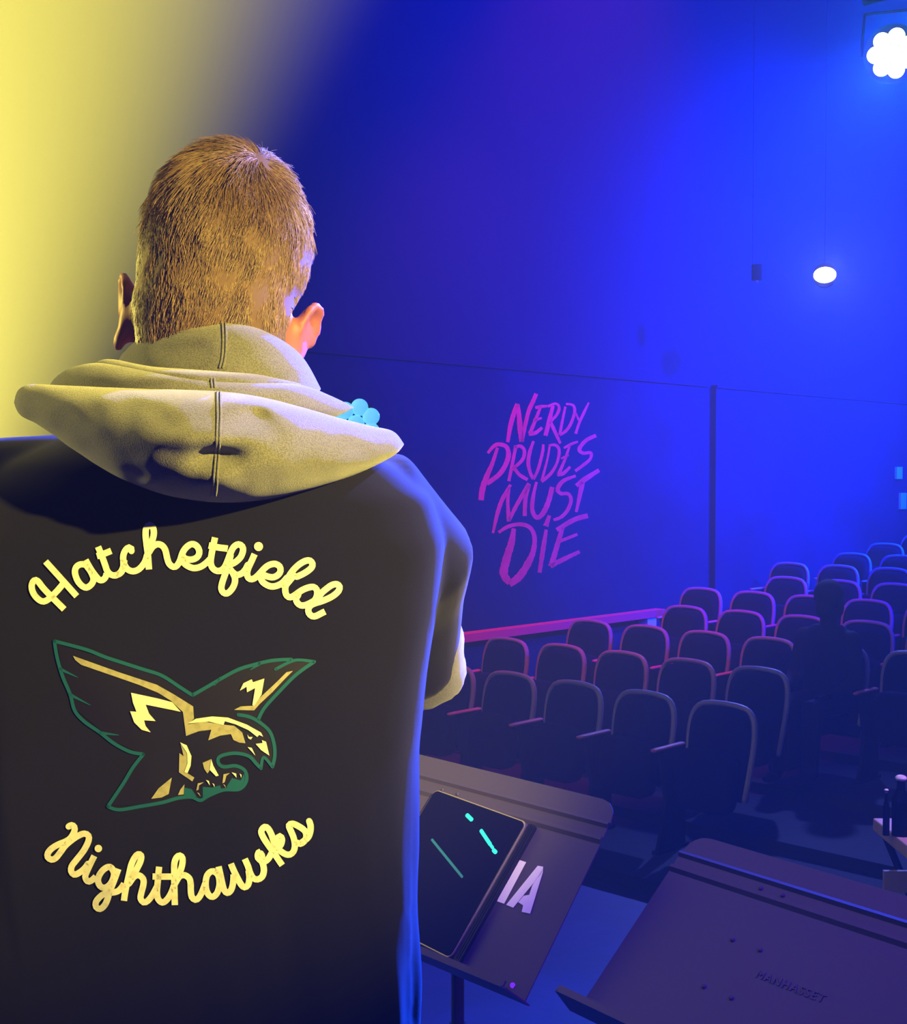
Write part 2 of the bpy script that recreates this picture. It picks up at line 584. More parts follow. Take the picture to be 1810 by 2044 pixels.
def back_outline(n=40):
    "rounded inverted-U outline of the backrest, from bottom left to bottom right (x, z)"
    h = [(0.185, 0.34), (0.200, 0.48), (0.212, 0.62), (0.212, 0.72), (0.198, 0.79), (0.165, 0.835), (0.11, 0.853)]
    pts = [(-x, z) for x, z in h] + [(0, BACKH)] + h[::-1]
    return smooth_line(pts, 0.03)


def tilt(x, z, y=0.0):
    return Vector((x, -(z - 0.34) * 0.16 + y, z))


def make_seat():
    t = empty('theatre_seat')
    ol = back_outline()
    mb = MB()
    inner = [(p.x * 0.95, 0.34 + (p.y - 0.34) * 0.965) for p in ol]
    rs = []
    for y, k in ((-0.030, 0.90), (-0.035, 1.0), (0.022, 1.0), (0.040, 0.93), (0.048, 0.75)):
        rs.append([tilt(x * k, 0.60 + (z - 0.60) * k, y) for x, z in inner])
    mb.rings(rs)
    mb.build('backrest', M['seat_cloth'], t, smooth=True)
    mb = MB()
    mb.tube([tilt(p.x, p.y, 0) for p in ol], 0.017, 8, flat=(1.0, 1.25))
    mb.build('back_rim', M['seat_rim'], t, smooth=True)
    mb = MB()                      # tipped-up seat cushion in front of the back
    rs = []
    for a, k in ((0.0, 0.9), (0.012, 1.0), (0.075, 1.0), (0.095, 0.9)):
        ring = []
        for i in range(24):
            th = 2 * PI * i / 24
            c, s = math.cos(th), math.sin(th)
            x = 0.190 * k * math.copysign(abs(c) ** 0.4, c)
            z = 0.45 + 0.17 * k * math.copysign(abs(s) ** 0.4, s)
            ring.append(Vector((x, 0.075 + a - (z - 0.3) * 0.10, z)))
        rs.append(ring)
    mb.rings(rs)
    mb.build('seat_cushion', M['seat_cloth'], t, smooth=True)
    for nm in ('armrest',):
        mb = MB()
        rs = []
        for y, k in ((-0.06, 0.7), (-0.04, 1), (0.20, 1.0), (0.24, 0.85), (0.25, 0.5)):
            rs.append([Vector((0.262 + 0.022 * k * math.cos(2 * PI * i / 12), y, 0.600 + 0.013 * k * math.sin(2 * PI * i / 12))) for i in range(12)])
        mb.rings(rs)
        mb.build('armrest', M['arm_wood'], t, smooth=True)
    mb = MB()
    mb.prism([(-0.07, 0.02), (0.20, 0.02), (0.17, 0.10), (0.12, 0.30), (0.19, 0.585), (-0.05, 0.585), (-0.07, 0.3)],
             lambda y, z: (0.250, y, z), Vector((0.024, 0, 0)))
    mb.box((0.262, 0.06, 0.01), (0.05, 0.30, 0.02))
    mb.build('side_standard', M['black'], t)
    return t


def copy_tree(o, parent=None):
    c = o.copy()
    COL.objects.link(c)
    if parent:
        c.parent = parent
    for ch in list(o.children):
        copy_tree(ch, c)
    return c


def ncoord(px, n):
    "w of the point on line n seen at pixel column px"
    a = (px - 905) / FPX
    Z = n / (N_.y + N_.x * a)
    return U_.x * a * Z + U_.y * Z


ORD = ['front', 'second', 'third', 'fourth', 'fifth', 'sixth', 'seventh', 'eighth', 'ninth', 'tenth']
seat0 = make_seat()
used = False
# (row index, pixel column of the seat nearest the painted wall, how many seats)
ROWS = [(1, 1005, 4), (2, 1110, 4), (3, 1168, 6), (4, 1359, 5), (5, 1392, 5), (6, 1563, 4), (7, 1570, 4), (8, 1695, 3), (9, 1762, 3), (10, 1830, 2)]
face = math.atan2(-N_.y, -N_.x) - PI / 2       # local +y towards the stage
SEATED = None
for row, px, cnt in ROWS:
    n = NR0 + NSTEP * (row - 1)
    w = ncoord(px, n)
    z = FLOOR_Z + RISE * (row - 1)
    if row < 3:
        w += 0.54
        cnt += 1
    for i in range(cnt):
        o = seat0 if not used else copy_tree(seat0)
        used = True
        o.location = H(n, w - 0.54 * i, z)
        o.rotation_euler = (0, 0, face)
        place = ['nearest the painted wall', 'second from the painted wall', 'third from the painted wall', 'fourth from the painted wall',
                 'fifth from the painted wall', 'sixth from the painted wall'][i]
        tag(o, 'tipped-up theatre seat in the %s row, %s' % (ORD[row - 1], place), 'seat', 'tip-up theatre seats in rising rows')
        if row == 3 and i == 4:
            SEATED = (n, w - 0.54 * i, z)
            o['label'] = 'theatre seat in the third row with a person sitting in it'
            for ch in o.children:
                if ch.name.startswith('seat_cushion'):
                    pv = Matrix.Translation((0, 0.03, 0.40))
                    ch.matrix_local = pv @ Matrix.Rotation(math.radians(-82), 4, 'X') @ pv.inverted()

# ---------------------------------------------------------------- stage lights
def frame_to(d, up=Vector((0, 0, 1))):
    d = Vector(d).normalized()
    x = up.cross(d)
    x = x.normalized() if x.length > 1e-5 else Vector((1, 0, 0))
    y = d.cross(x)
    R = Matrix((x, y, d)).transposed().to_4x4()
    return R


def led_par(name, loc, aim, r, lens_m, gap_m, label, yoke=True, nl=7):
    t = empty(name, loc)
    R = frame_to(aim)
    mb = MB()
    mb.tube([R @ Vector((0, 0, 0)), R @ Vector((0, 0, -0.10 * r / 0.1)), R @ Vector((0, 0, -0.17 * r / 0.1))], [r * (1.12 if yoke else 0.9), r * (1.12 if yoke else 0.9), r * 0.6], 28)
    mb.build('housing', M['black'], t, smooth=False)
    lr = r * 0.33
    for k in range(nl + 1):
        if k < nl:
            a = PI + 2 * PI * k / nl
            c = Vector((math.cos(a), math.sin(a), 0)) * r * 0.64
        else:
            c = Vector((0, 0, 0))
        mb = MB()
        mb.ellipsoid((0, 0, 0), (lr, lr, lr * 0.35), nu=20, nv=8)
        mb.v = [R @ (v + c + Vector((0, 0, 0.004))) for v in mb.v]
        mb.build('lens', lens_m, t, smooth=True)
    if gap_m:
        mb = MB()
        mb.tube([R @ Vector((0, 0, 0.0)), R @ Vector((0, 0, 0.005))], r * 0.5, 24)
        mb.build('bezel', gap_m, t)
    mb = MB()      # yoke
    pts = [R @ Vector((s * r * 1.2, 0, -r * 0.8)) for s in (-1, 1)]
    top = Vector((0, 0, r * 1.7))
    mb.tube([pts[0], pts[0] * 0.9 + top, pts[1] * 0.9 + top, pts[1]], r * 0.07, 8)
    if yoke:
        mb.build('yoke', M['black'], t)
    tag(t, label, 'stage light')
    return t


par = led_par('led_par_light', PAR_POS, Vector((0, 0, CAMZ + 0.2)) - PAR_POS, 0.096, M['lens'], M['lens_gap'],
              'bright blue-white stage light with a ring of round lenses, hanging at upper right')
cyan_pos = P(710, 846, 4.2)
cy = led_par('floor_par_light', cyan_pos, Vector((0.2, 0, CAMZ + 0.3)) - cyan_pos, 0.085, M['cyan'], None,
             'small cyan-lit stage light on a thin stand, just past the person\'s right shoulder', yoke=False)
mb = MB()
mb.tube([(0, 0, -0.06), (0, 0, -cyan_pos.z + 0.0)], 0.012, 10)
for k in range(3):
    a = k * 2 * PI / 3
    mb.tube([(0, 0, -cyan_pos.z + 0.35), (0.3 * math.cos(a), 0.3 * math.sin(a), -cyan_pos.z + 0.01)], 0.009, 8)
mb.build('tripod', M['black'], cy)

# far white lamp: a can with an oval of light
t = empty('house_lamp', LAMP_POS)
R = frame_to(Vector((0, 0, CAMZ + 0.6)) - LAMP_POS)
mb = MB()
mb.tube([R @ Vector((0, 0, 0.0)), R @ Vector((0, 0, -0.18)), R @ Vector((0, 0, -0.26))], [0.10, 0.10, 0.05], 24)
mb.build('housing', M['black'], t)
mb = MB()
mb.ellipsoid((0, 0, 0.004), (0.092, 0.066, 0.02))
mb.v = [R @ v for v in mb.v]
mb.build('lamp_lens', M['lamp'], t, smooth=True)
mb = MB()
mb.tube([(0, 0, 0.02), (0, 0, ZC - LAMP_POS.z)], 0.003, 6)
mb.build('hanger', M['wall'], t)
tag(t, 'glaring white house lamp hanging in the haze above the upper seats', 'stage light')
# unlit fixture beside it
q = P(1510, 545, 11.2)
t = empty('hanging_fixture', q)
mb = MB(); mb.tube([(0, 0, -0.06), (0, 0, 0.07)], 0.045, 16); mb.build('housing', M['black'], t)
mb = MB(); mb.ellipsoid((0, 0, -0.062), (0.018, 0.018, 0.022)); mb.build('bulb', M['white'], t, smooth=True)
mb = MB(); mb.tube([(-0.035, 0, 0.06), (-0.035, 0, ZC - q.z)], 0.003, 6); mb.build('hanger', M['wall'], t)
tag(t, 'small unlit fixture hanging left of the glaring white lamp', 'stage light')
# short dark pipe that carries the near lamp
mb = MB()
c = PAR_POS + Vector((0.0, 0.05, 0.24))
mb.tube([c - U_ * 1.3, c + U_ * 0.10], 0.018, 10)
for s in (-1.1, 0.0):
    a = c + U_ * s
    mb.tube([a, Vector((a.x, a.y, ZC))], 0.006, 6)
tag(mb.build('lighting_bar', M['black']), 'dark pipe carrying the ring-lensed stage light', 'pipe')

# two small pale notices at the right end of the panel wall
for px, y0, y1, lab in ((1795, 932, 956, 'upper of two small pale notices on the wall at the right edge'),
                        (1803, 984, 1016, 'lower of two small pale notices on the wall at the right edge')):
    a = hit(px - 5, y0, H(0, PW - 0.03, 0), U_)
    b = hit(px + 6, y1, H(0, PW - 0.03, 0), U_)
    mb = MB()
    zc, hz = (a.z + b.z) / 2, abs(a.z - b.z) / 2
    c = (a + b) / 2
    hw = (b - a).dot(N_) / 2
    v = [Vector((c.x, c.y, zc)) + N_ * (s * hw) + Vector((0, 0, r_ * hz)) - U_ * d for d in (0, -0.028) for s in (-1, 1) for r_ in (-1, 1)]
    o = mesh_obj('wall_notice', v, [(0, 1, 3, 2), (4, 6, 7, 5), (0, 4, 5, 1), (2, 3, 7, 6), (0, 2, 6, 4), (1, 5, 7, 3)], M['white'])
    tag(o, lab, 'notice')

# ---------------------------------------------------------------- music stands
def desk(T, w, e, wid, hgt, label, post_up):
    """T: upper corner, w: unit vector along the top edge, e: unit vector down the desk, both in world space.
    The desk is a shallow steel tray with two stepped folds, a lip, rivets, a post and a tripod."""
    no = w.cross(e).normalized()
    if no.dot(CAMP - T) < 0:
        no = -no
    base = T + w * wid * 0.5 + e * hgt * 0.55
    t = empty('music_stand', (base.x, base.y, 0))
    off = Vector((base.x, base.y, 0))

    def at(a, b, c=0.0):
        return T + w * a + e * b + no * c - off
    # panel: profile down e with two step folds, outline with rounded top corners
    prof = [(0.0, 0.0), (0.036, 0.0), (0.0365, 0.0045), (0.041, 0.0055), (0.046, 0.001), (0.062, 0.0), (0.0625, 0.0045), (0.068, 0.0045), (0.074, 0.0), (hgt, 0.0)]
    cr = 0.035
    mb = MB()
    cols = [0, 0.004, 0.010, 0.02, 0.035, 0.06, wid / 2, wid - 0.06, wid - 0.035, wid - 0.02, wid - 0.010, wid - 0.004, wid]
    grid = []
    for a in cols:
        d = min(a, wid - a)
        lift = 0 if d >= cr else cr - math.sqrt(max(0, cr * cr - (cr - d) ** 2))
        grid.append([(a, max(b, lift * (1.0 if b < cr else 0)) if b < cr else b, c) for b, c in prof])
    for side in (0.0, -0.0022):
        k = len(mb.v)
        for g in grid:
            for a, b, c in g:
                mb.v.append(at(a, b, c + side))
        m_ = len(prof)
        for i in range(len(cols) - 1):
            for j in range(m_ - 1):
                mb.f.append((k + i * m_ + j, k + i * m_ + j + 1, k + (i + 1) * m_ + j + 1, k + (i + 1) * m_ + j))
    m_ = len(prof); half = len(cols) * m_
    border = [i * m_ for i in range(len(cols))] + [(len(cols) - 1) * m_ + j for j in range(1, m_)] + [i * m_ + m_ - 1 for i in reversed(range(len(cols) - 1))] + [j for j in reversed(range(1, m_ - 1))]
    for i in range(len(border)):
        a, b = border[i], border[(i + 1) % len(border)]
        mb.f.append((a, b, half + b, half + a))
    mb.build('desk_panel', M['stand'], t)
    # lip (a shelf standing out from the bottom edge)
    mb = MB()
    lo = 0.0 
    pl = [(-0.012, 0.0), (-0.004, 0.055), (0.004, 0.058), (wid - 0.004, 0.058), (wid + 0.004, 0.055), (wid + 0.012, 0.0)]
    mb.prism(pl, lambda a, c: at(a, hgt, c), e * 0.0025)
    mb.prism([(0.0, 0.054), (wid, 0.054), (wid, 0.058), (0, 0.058)], lambda a, c: at(a, hgt, c), e * -0.008)
    mb.build('shelf_lip', M['stand'], t)
    for a, b in ((0.17, 0.055), (0.21, 0.055), (0.175, 0.145), (0.225, 0.145), (0.175, 0.225), (0.225, 0.225)):
        rv = MB()
        k = 0
        rv.ellipsoid((0, 0, 0), (0.0035, 0.0035, 0.0022), nu=10, nv=6)
        Rm = frame_to(no)
        for i in range(k, len(rv.v)):
            rv.v[i] = Rm @ rv.v[i] + at(a, b, 0.001)
        rv.build('rivet', M['stand'], t, smooth=True)
    mb = MB()
    hub = at(wid / 2, hgt * 0.55, -0.03)
    mb.tube([at(wid / 2, hgt * 0.55, -0.002), hub], 0.03, 16)
    mb.build('tilt_hub', M['black'], t)
    mb = MB()
    mb.tube([hub + Vector((0, 0, 0.01)), Vector((hub.x, hub.y, 0.45))], 0.011, 14)
    mb.build('inner_post', M['black'], t)
    mb = MB()
    mb.tube([Vector((hub.x, hub.y, 0.52)), Vector((hub.x, hub.y, 0.06))], 0.0145, 14)
    mb.build('outer_post', M['black'], t)
    for k in range(3):
        a = 0.5 + k * 2 * PI / 3
        d = Vector((math.cos(a), math.sin(a), 0))
        mb = MB()
        c = Vector((hub.x, hub.y, 0))
        mb.tube([c + Vector((0, 0, 0.10)), c + d * 0.12 + Vector((0, 0, 0.085)), c + d * 0.27 + Vector((0, 0, 0.012))], [0.012, 0.012, 0.010], 8)
        mb.build('leg', M['black'], t)
    tag(t, label, 'music stand', 'black music stands on the stage')
    return t, at, no, off


def desk_from(TL, BL, w_dir, wid, other_end=False, **kw):
    pass


# left stand: right-hand corners measured, desk runs away to the left behind the person
T = P(1237, 1603, 2.05)
B = P(1046, 2001, 1.905)
wl = Vector((-0.677, 0.736, 0)).normalized()
e1 = (B - T)
hg = e1.length
e1 = e1.normalized()
wl = (wl - e1 * wl.dot(e1)).normalized()
WID = 0.55
standL, atL, noL, offL = desk(T + wl * WID, -wl, e1, WID, hg, 'black music stand with a tablet and stencilled letters, beside the person', 0)
# right stand
T2 = P(1384, 1664, 2.05)
B2 = P(1150, 2020, 1.90)
wr = Vector((0.60, -0.80, 0)).normalized()
e2 = (B2 - T2)
hg2 = e2.length
e2 = e2.normalized()
wr = (wr - e2 * wr.dot(e2)).normalized()
standR, atR, noR, offR = desk(T2, wr, e2, 0.51, hg2, 'empty violet-lit music stand with embossed lettering, cut by the lower right corner', 0)


def onL(px, py, lift=0.0):
    return hit(px, py, T + noL * lift, noL)


def onR(px, py, lift=0.0):
    return hit(px, py, T2 + noR * lift, noR)


# embossed maker's name on the right desk (built-in font, turned to mesh)
cu = bpy.data.curves.new('emboss', 'FONT')
cu.body = 'MANHASSET'
cu.size = 0.017
cu.space_character = 1.25
cu.extrude = 0.0004
cu.bevel_depth = 0.0002
tmp = bpy.data.objects.new('emboss', cu)
COL.objects.link(tmp)
bpy.context.view_layer.update()
me = bpy.data.meshes.new_from_object(tmp.evaluated_get(bpy.context.evaluated_depsgraph_get()))
bpy.data.objects.remove(tmp)
o = onR(1506, 1950, 0.0006)
xd = (onR(1662, 2010) - onR(1506, 1950)).normalized()
yd = noR.cross(xd).normalized()
Rm = Matrix((xd, yd, noR)).transposed().to_4x4()
me.transform(Matrix.Translation(o - offR) @ Rm)
em = bpy.data.objects.new('embossed_lettering', me)
COL.objects.link(em)
me.materials.append(M['stand'])
em.parent = standR
em['label'] = 'small embossed lettering on the desk'

# stencilled letters and white dot on the left desk
mb = MB()
LET = [
    [(1029, 1714), (1050, 1721), (1006, 1804), (992, 1799)],
    [(1073, 1728), (1084, 1730), (1080, 1744), (1024, 1812), (1010, 1806)],
    [(1084, 1730), (1083, 1742), (1058, 1824), (1041, 1820), (1044, 1807), (1034, 1801), (1045, 1788), (1056, 1786), (1062, 1768), (1068, 1757), (1079, 1742)],
]
for poly in LET:
    n = len(poly)
    k = len(mb.v)
    for lift in (0.0012, 0.0002):
        mb.v += [onL(x, y, lift) - offL for x, y in poly]
    for tri in tessellate_polygon([[Vector((x, y, 0)) for x, y in poly]]):
        mb.f.append(tuple(k + i for i in tri))
    for i in range(n):
        mb.f.append((k + i, k + (i + 1) % n, k + n + (i + 1) % n, k + n + i))
st = mb.build('stencilled_letters', M['white_letter'], standL)
st['label'] = 'white stencilled letters IA'
mb = MB()
mb.tube([onL(1023, 1967, 0.0002) - offL, onL(1023, 1967, 0.002) - offL], 0.0042, 20)
mb.build('white_dot', M['white_letter'], standL)


# tablet in an open folio cover, lying on the left desk
def rr(w, h, r, n=6):
    pts = []
    for cx, cy, a0 in ((w - r, h - r, 0), (r, h - r, 90), (r, r, 180), (w - r, r, 270)):
        for i in range(n + 1):
            a = math.radians(a0 + 90 * i / n)
            pts.append((cx + r * math.cos(a), cy + r * math.sin(a)))
    return pts


tl, tr_, br = onL(868, 1574, 0.012), onL(1052, 1640, 0.012), onL(893, 1912, 0.012)
tx = (tr_ - tl)
ty = (br - tr_)
tw, th = tx.length, ty.length
txn = tx.normalized()
tyn = (ty - txn * ty.dot(txn)).normalized()
nz = txn.cross(tyn)
if nz.dot(noL) < 0:
    nz = -nz
tab = empty('tablet_computer', tl)
mb = MB()
mb.prism(rr(tw, th, 0.012), lambda a, b: txn * a + tyn * b + nz * -0.011, nz * 0.010)
mb.build('tablet_body', M['alu'], tab, bevel=0.001)
mb = MB()
mb.prism(rr(tw - 0.005, th - 0.005, 0.010), lambda a, b: txn * (a + 0.0025) + tyn * (b + 0.0025) + nz * -0.001, nz * 0.0012)
scr = mb.build('screen', M['glass'], tab)
for (name, mm, line, wd) in (('painted_reflection', 'green', [(932, 1627), (941, 1636)], 0.0035), ('painted_reflection', 'green', [(960, 1658), (978, 1685)], 0.0032),
                             ('painted_reflection', 'green', [(980, 1688), (983, 1692)], 0.0026), ('painted_reflection', 'green', [(985, 1697), (989, 1701)], 0.0034), ('painted_reflection', 'green_dim', [(862, 1676), (922, 1750)], 0.0022)):
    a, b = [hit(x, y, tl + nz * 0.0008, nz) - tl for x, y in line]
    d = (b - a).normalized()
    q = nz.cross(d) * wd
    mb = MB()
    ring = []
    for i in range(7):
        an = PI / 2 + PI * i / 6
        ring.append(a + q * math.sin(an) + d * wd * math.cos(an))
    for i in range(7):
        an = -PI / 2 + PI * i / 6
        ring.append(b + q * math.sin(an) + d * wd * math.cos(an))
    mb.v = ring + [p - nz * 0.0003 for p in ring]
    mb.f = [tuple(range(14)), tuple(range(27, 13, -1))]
    sm_ = mb.build(name, M[mm], scr)  # painted reflection stroke, glowing on the screen
tag(tab, 'black tablet with green reflections painted as glowing strokes on its screen, leaning on the left music stand', 'tablet')
mb = MB()
cv0, cv1, cv2, cv3 = (onL(1060, 1640, 0.004), onL(1078, 1632, 0.004), onL(918, 1900, 0.004), onL(888, 1908, 0.004))
a0 = tl + txn * (tw + 0.001) - tl
cw_ = (onL(1080, 1640) - onL(1052, 1640)).length * 0.62
mb.prism(rr(cw_, th * 0.99, 0.006), lambda a, b: a0 + txn * a + tyn * b + nz * -0.009, nz * 0.005)
mb.prism([(cw_ - 0.0025, 0.004), (cw_, 0.004), (cw_, th - 0.006), (cw_ - 0.0025, th - 0.006)], lambda a, b: a0 + txn * a + tyn * b + nz * -0.004, nz * 0.002)
for a_ in (0.3, 0.55):
    mb.prism([(cw_ * a_, 0.004), (cw_ * a_ + 0.002, 0.004), (cw_ * a_ + 0.002, th - 0.006), (cw_ * a_, th - 0.006)], lambda a, b: a0 + txn * a + tyn * b + nz * -0.004, nz * 0.001)
mb.build('folio_cover', M['case'], tab)

# ---------------------------------------------------------------- table in front of the stage, right edge
tc = P(1800, 1676, 4.75)
t = empty('folding_table', (tc.x + 0.07, tc.y, FLOOR_Z - 0.067))
h_ = tc.z - (FLOOR_Z - 0.067)
mb = MB(); mb.box((0.10, 0, h_), (0.42, 0.42, 0.05)); mb.build('tabletop', M['pale'], t, bevel=0.006)
for s in (-1, 1):
    mb = MB()
    y = 0.15 * s
    mb.tube([(-0.08, y, h_ - 0.03), (0.28, y, 0.0)], 0.014, 8)
    mb.build('leg', M['black'], t)
    mb = MB()
    mb.tube([(0.28, y + 0.03, h_ - 0.03), (-0.08, y + 0.03, 0.0)], 0.014, 8)
    mb.build('leg', M['black'], t)
mb = MB(); mb.box((0.10, 0.05, h_ - 0.17), (0.44, 0.02, 0.08)); mb.build('brace_board', M['pale'], t)
t.rotation_euler = (0, 0, 0)
tag(t, 'pale-topped folding table below the stage at the right edge', 'table')
for px, py, hh, rad, lab, m_ in ((1798, 1553, 0.20, 0.026, 'taller dark bottle with a pale cap on the folding table', 'white'), (1769, 1577, 0.14, 0.010, 'shorter slim dark bottle with a tiny pale tip on the folding table', 'white')):
    p = P(px, py, 4.72)
    zt = tc.z + 0.025
    o = empty('bottle', (p.x, p.y, zt))
    H_ = p.z - zt
    mb = MB(); mb.tube([(0, 0, 0), (0, 0, H_ * 0.6), (0, 0, H_ * 0.8), (0, 0, H_ - 0.01)], [rad * 1.2, rad * 1.2, rad * 0.6, rad * 0.5], 16); mb.build('bottle_body', M['glass'], o, smooth=False)
    mb = MB(); mb.ellipsoid((0, 0, H_), (rad * 0.8, rad * 0.8, rad * 0.45)); mb.build('cap', M[m_], o, smooth=True)
    tag(o, lab, 'bottle')

# ---------------------------------------------------------------- the person
CX, CY = -0.235, 1.20
person = empty('person', (CX, CY, 0))
tag(person, 'person standing, back turned, short brown hair, black printed shirt over grey hoodie', 'person')
HC = P(452, 500, 1.22)
HR = (Matrix.Rotation(math.radians(9), 4, 'Y') @ Matrix.Rotation(math.radians(-14), 4, 'X'))
HM = Matrix.Translation(HC) @ HR
HMI = HM.inverted()
SH_R, EL_R, WR_R = Vector((-0.052, 1.235, 1.405)), Vector((-0.050, 1.375, 1.262)), Vector((-0.19, 1.53, 1.235))
SH_L, EL_L, WR_L = Vector((-0.425, 1.215, 1.420)), Vector((-0.455, 1.330, 1.262)), Vector((-0.30, 1.52, 1.245))

mb = MB()
# head
mb.ellipsoid((0, 0, 0), (0.0775, 0.096, 0.096), HM)
mb.ellipsoid((0, 0.030, -0.062), (0.062, 0.068, 0.075), HM)
mb.ellipsoid((0, -0.008, -0.055), (0.070, 0.076, 0.080), HM)
mb.ellipsoid((0, 0.068, -0.105), (0.036, 0.030, 0.030), HM)          # chin
mb.ellipsoid((0, 0.060, 0.01), (0.060, 0.036, 0.055), HM)            # brow
mb.tube([HM @ Vector((0, 0.100, -0.005)), HM @ Vector((0, 0.118, -0.045))], [0.007, 0.013], 10, 'round')   # nose
mb.ellipsoid((0, 0.094, -0.078), (0.024, 0.010, 0.009), HM)          # mouth
for s in (-1, 1):
    mb.ellipsoid((s * 0.035, 0.070, -0.038), (0.022, 0.020, 0.018), HM)
    # ear
    ex = s * 0.074
    EM = HM @ Matrix.Translation((ex, 0.014, -0.070)) @ Matrix.Rotation(s * math.radians(-16), 4, 'Z') @ Matrix.Rotation(math.radians(-8), 4, 'X')
    mb.ellipsoid((s * 0.008, 0.0, 0.0), (0.006, 0.017, 0.029), EM)
    ring = [EM @ Vector((s * (0.011 + 0.007 * math.sin(a)), -0.018 * math.cos(a) * (0.9 if math.cos(a) > 0 else 1), 0.004 + 0.030 * math.sin(a))) for a in [math.radians(x) for x in range(-60, 200, 20)]]
    mb.tube(ring, 0.0052, 8, 'round')
    mb.ellipsoid((s * 0.009, 0.002, -0.030), (0.0065, 0.009, 0.011), EM)
    mb.ellipsoid((s * -0.004, 0.004, -0.004), (0.012, 0.012, 0.024), EM)
# neck and trunk
nb_ = HM @ Vector((0, -0.012, -0.07))
mb.tube([nb_, Vector((CX + 0.01, 1.215, 1.50)), Vector((CX, 1.21, 1.42))], [0.066, 0.064, 0.085], 20, 'round')


def sring(z, hw, hd, cx, cy, e=2.4, n=48):
    r = []
    for i in range(n):
        a = 2 * PI * i / n
        c, s = math.cos(a), math.sin(a)
        r.append(Vector((cx + hw * math.copysign(abs(c) ** (2 / e), c), cy + hd * math.copysign(abs(s) ** (2 / e), s), z)))
    return r


mb.rings([sring(z, hw, hd, CX, CY + 0.012) for z, hw, hd in ((0.86, 0.150, 0.085), (0.95, 0.155, 0.088), (1.08, 0.145, 0.080), (1.22, 0.160, 0.085), (1.34, 0.178, 0.085), (1.42, 0.165, 0.070), (1.46, 0.10, 0.055))])


def hand(mb, wrist, d, palm_n, side):
    "five-finger hand: d towards the fingertips, palm_n out of the palm"
    d = d.normalized()
    palm_n = (palm_n - d * palm_n.dot(d)).normalized()
    x = d.cross(palm_n) * side
    R = Matrix((x, d, palm_n)).transposed().to_4x4()
    T_ = Matrix.Translation(wrist) @ R
    mb.ellipsoid((0, 0.045, 0), (0.040, 0.052, 0.015), T_)
    for k, (fx, L) in enumerate(((-0.030, 0.066), (-0.010, 0.076), (0.011, 0.071), (0.030, 0.056))):
        p = [Vector((fx * 0.8, 0.07, 0)), Vector((fx, 0.092, 0.002)), Vector((fx * 1.03, 0.092 + L * 0.42, 0.010)), Vector((fx * 1.0, 0.092 + L * 0.68, 0.026)), Vector((fx * 0.97, 0.092 + L * 0.78, 0.042))]
        mb.tube([T_ @ q for q in p], [0.0095, 0.009, 0.0085, 0.008, 0.007], 8, 'round')
    p = [Vector((-0.026, 0.018, 0.002)), Vector((-0.046, 0.042, 0.012)), Vector((-0.052, 0.068, 0.022)), Vector((-0.046, 0.088, 0.030))]
    mb.tube([T_ @ q for q in p], [0.012, 0.011, 0.010, 0.008], 8, 'round')


for SH, EL, WR, sd in ((SH_R, EL_R, WR_R, 1), (SH_L, EL_L, WR_L, -1)):
    mb.tube([SH + Vector((-0.06 * sd, 0, -0.01)), SH + Vector((-0.012 * sd, 0, -0.008)), SH * 0.5 + EL * 0.5, EL], [0.050, 0.042, 0.042, 0.040], 16, 'round')
    mb.tube([EL, EL * 0.6 + WR * 0.4, WR], [0.040, 0.037, 0.026], 16, 'round')
    hand(mb, WR, (WR - EL), Vector((0, -0.2, 1)), sd)
# pelvis, legs
HIP = Vector((CX, CY + 0.012, 0.90))
mb.ellipsoid(HIP, (0.16, 0.10, 0.11))
for s in (-1, 1):
    mb.tube([HIP + Vector((s * 0.085, 0, -0.03)), Vector((CX + s * 0.10, CY + 0.02, 0.50)), Vector((CX + s * 0.11, CY + 0.01, 0.09))], [0.085, 0.058, 0.038], 16, 'round')
    mb.ellipsoid((CX + s * 0.115, CY + 0.06, 0.055), (0.04, 0.11, 0.035))
body = mb.build('body', M['skin'])
remesh(body, 0.0045, 4)
bm_ = bmesh.new()
bm_.from_mesh(body.data)
sel = [v for v in bm_.verts if (lambda l: -0.16 < l.z < 0.07 and l.y < 0.0 and abs(l.x) < 0.083 and l.length < 0.2)(HMI @ v.co)]
for _ in range(40):
    bmesh.ops.smooth_vert(bm_, verts=sel, factor=0.5, use_axis_x=True, use_axis_y=True, use_axis_z=True)
bm_.to_mesh(body.data)
bm_.free()
body.data.materials.clear()
body.data.materials.append(M['skin'])
adopt(body, person)

# ---- grey hoodie: torso layer, sleeves and the folded-down hood
mb = MB()
for SH, EL, WR, sd in ((SH_R, EL_R, WR_R, 1), (SH_L, EL_L, WR_L, -1)):
    mb.tube([SH + Vector((-0.05 * sd, 0, 0)), SH * 0.85 + EL * 0.15, SH * 0.45 + EL * 0.55 + Vector((0.006 * sd, 0, 0.0)), EL + Vector((0.014 * sd, 0.004, -0.010)), EL * 0.6 + WR * 0.4, WR * 0.95 + EL * 0.05], [0.045, 0.045, 0.050, 0.056, 0.050, 0.038], 24, 'round')
mb.rings([sring(z, hw, hd, CX, CY + 0.006) for z, hw, hd in ((0.77, 0.19, 0.115), (0.80, 0.195, 0.12), (0.84, 0.190, 0.115), (0.95, 0.185, 0.105), (1.10, 0.175, 0.095), (1.25, 0.19, 0.097), (1.36, 0.19, 0.09), (1.43, 0.16, 0.075))])
hood = mb.build('hoodie', M['grey'])
remesh(hood, 0.007, 8)
for v in hood.data.vertices:
    c = v.co
    if c.y > 1.24 and c.z > 1.1:
        v.co += v.normal * (0.004 * noise.noise(Vector((c.x * 22, c.y * 22, c.z * 40))))
adopt(hood, person)
hood.data.materials.clear(); hood.data.materials.append(M['grey'])


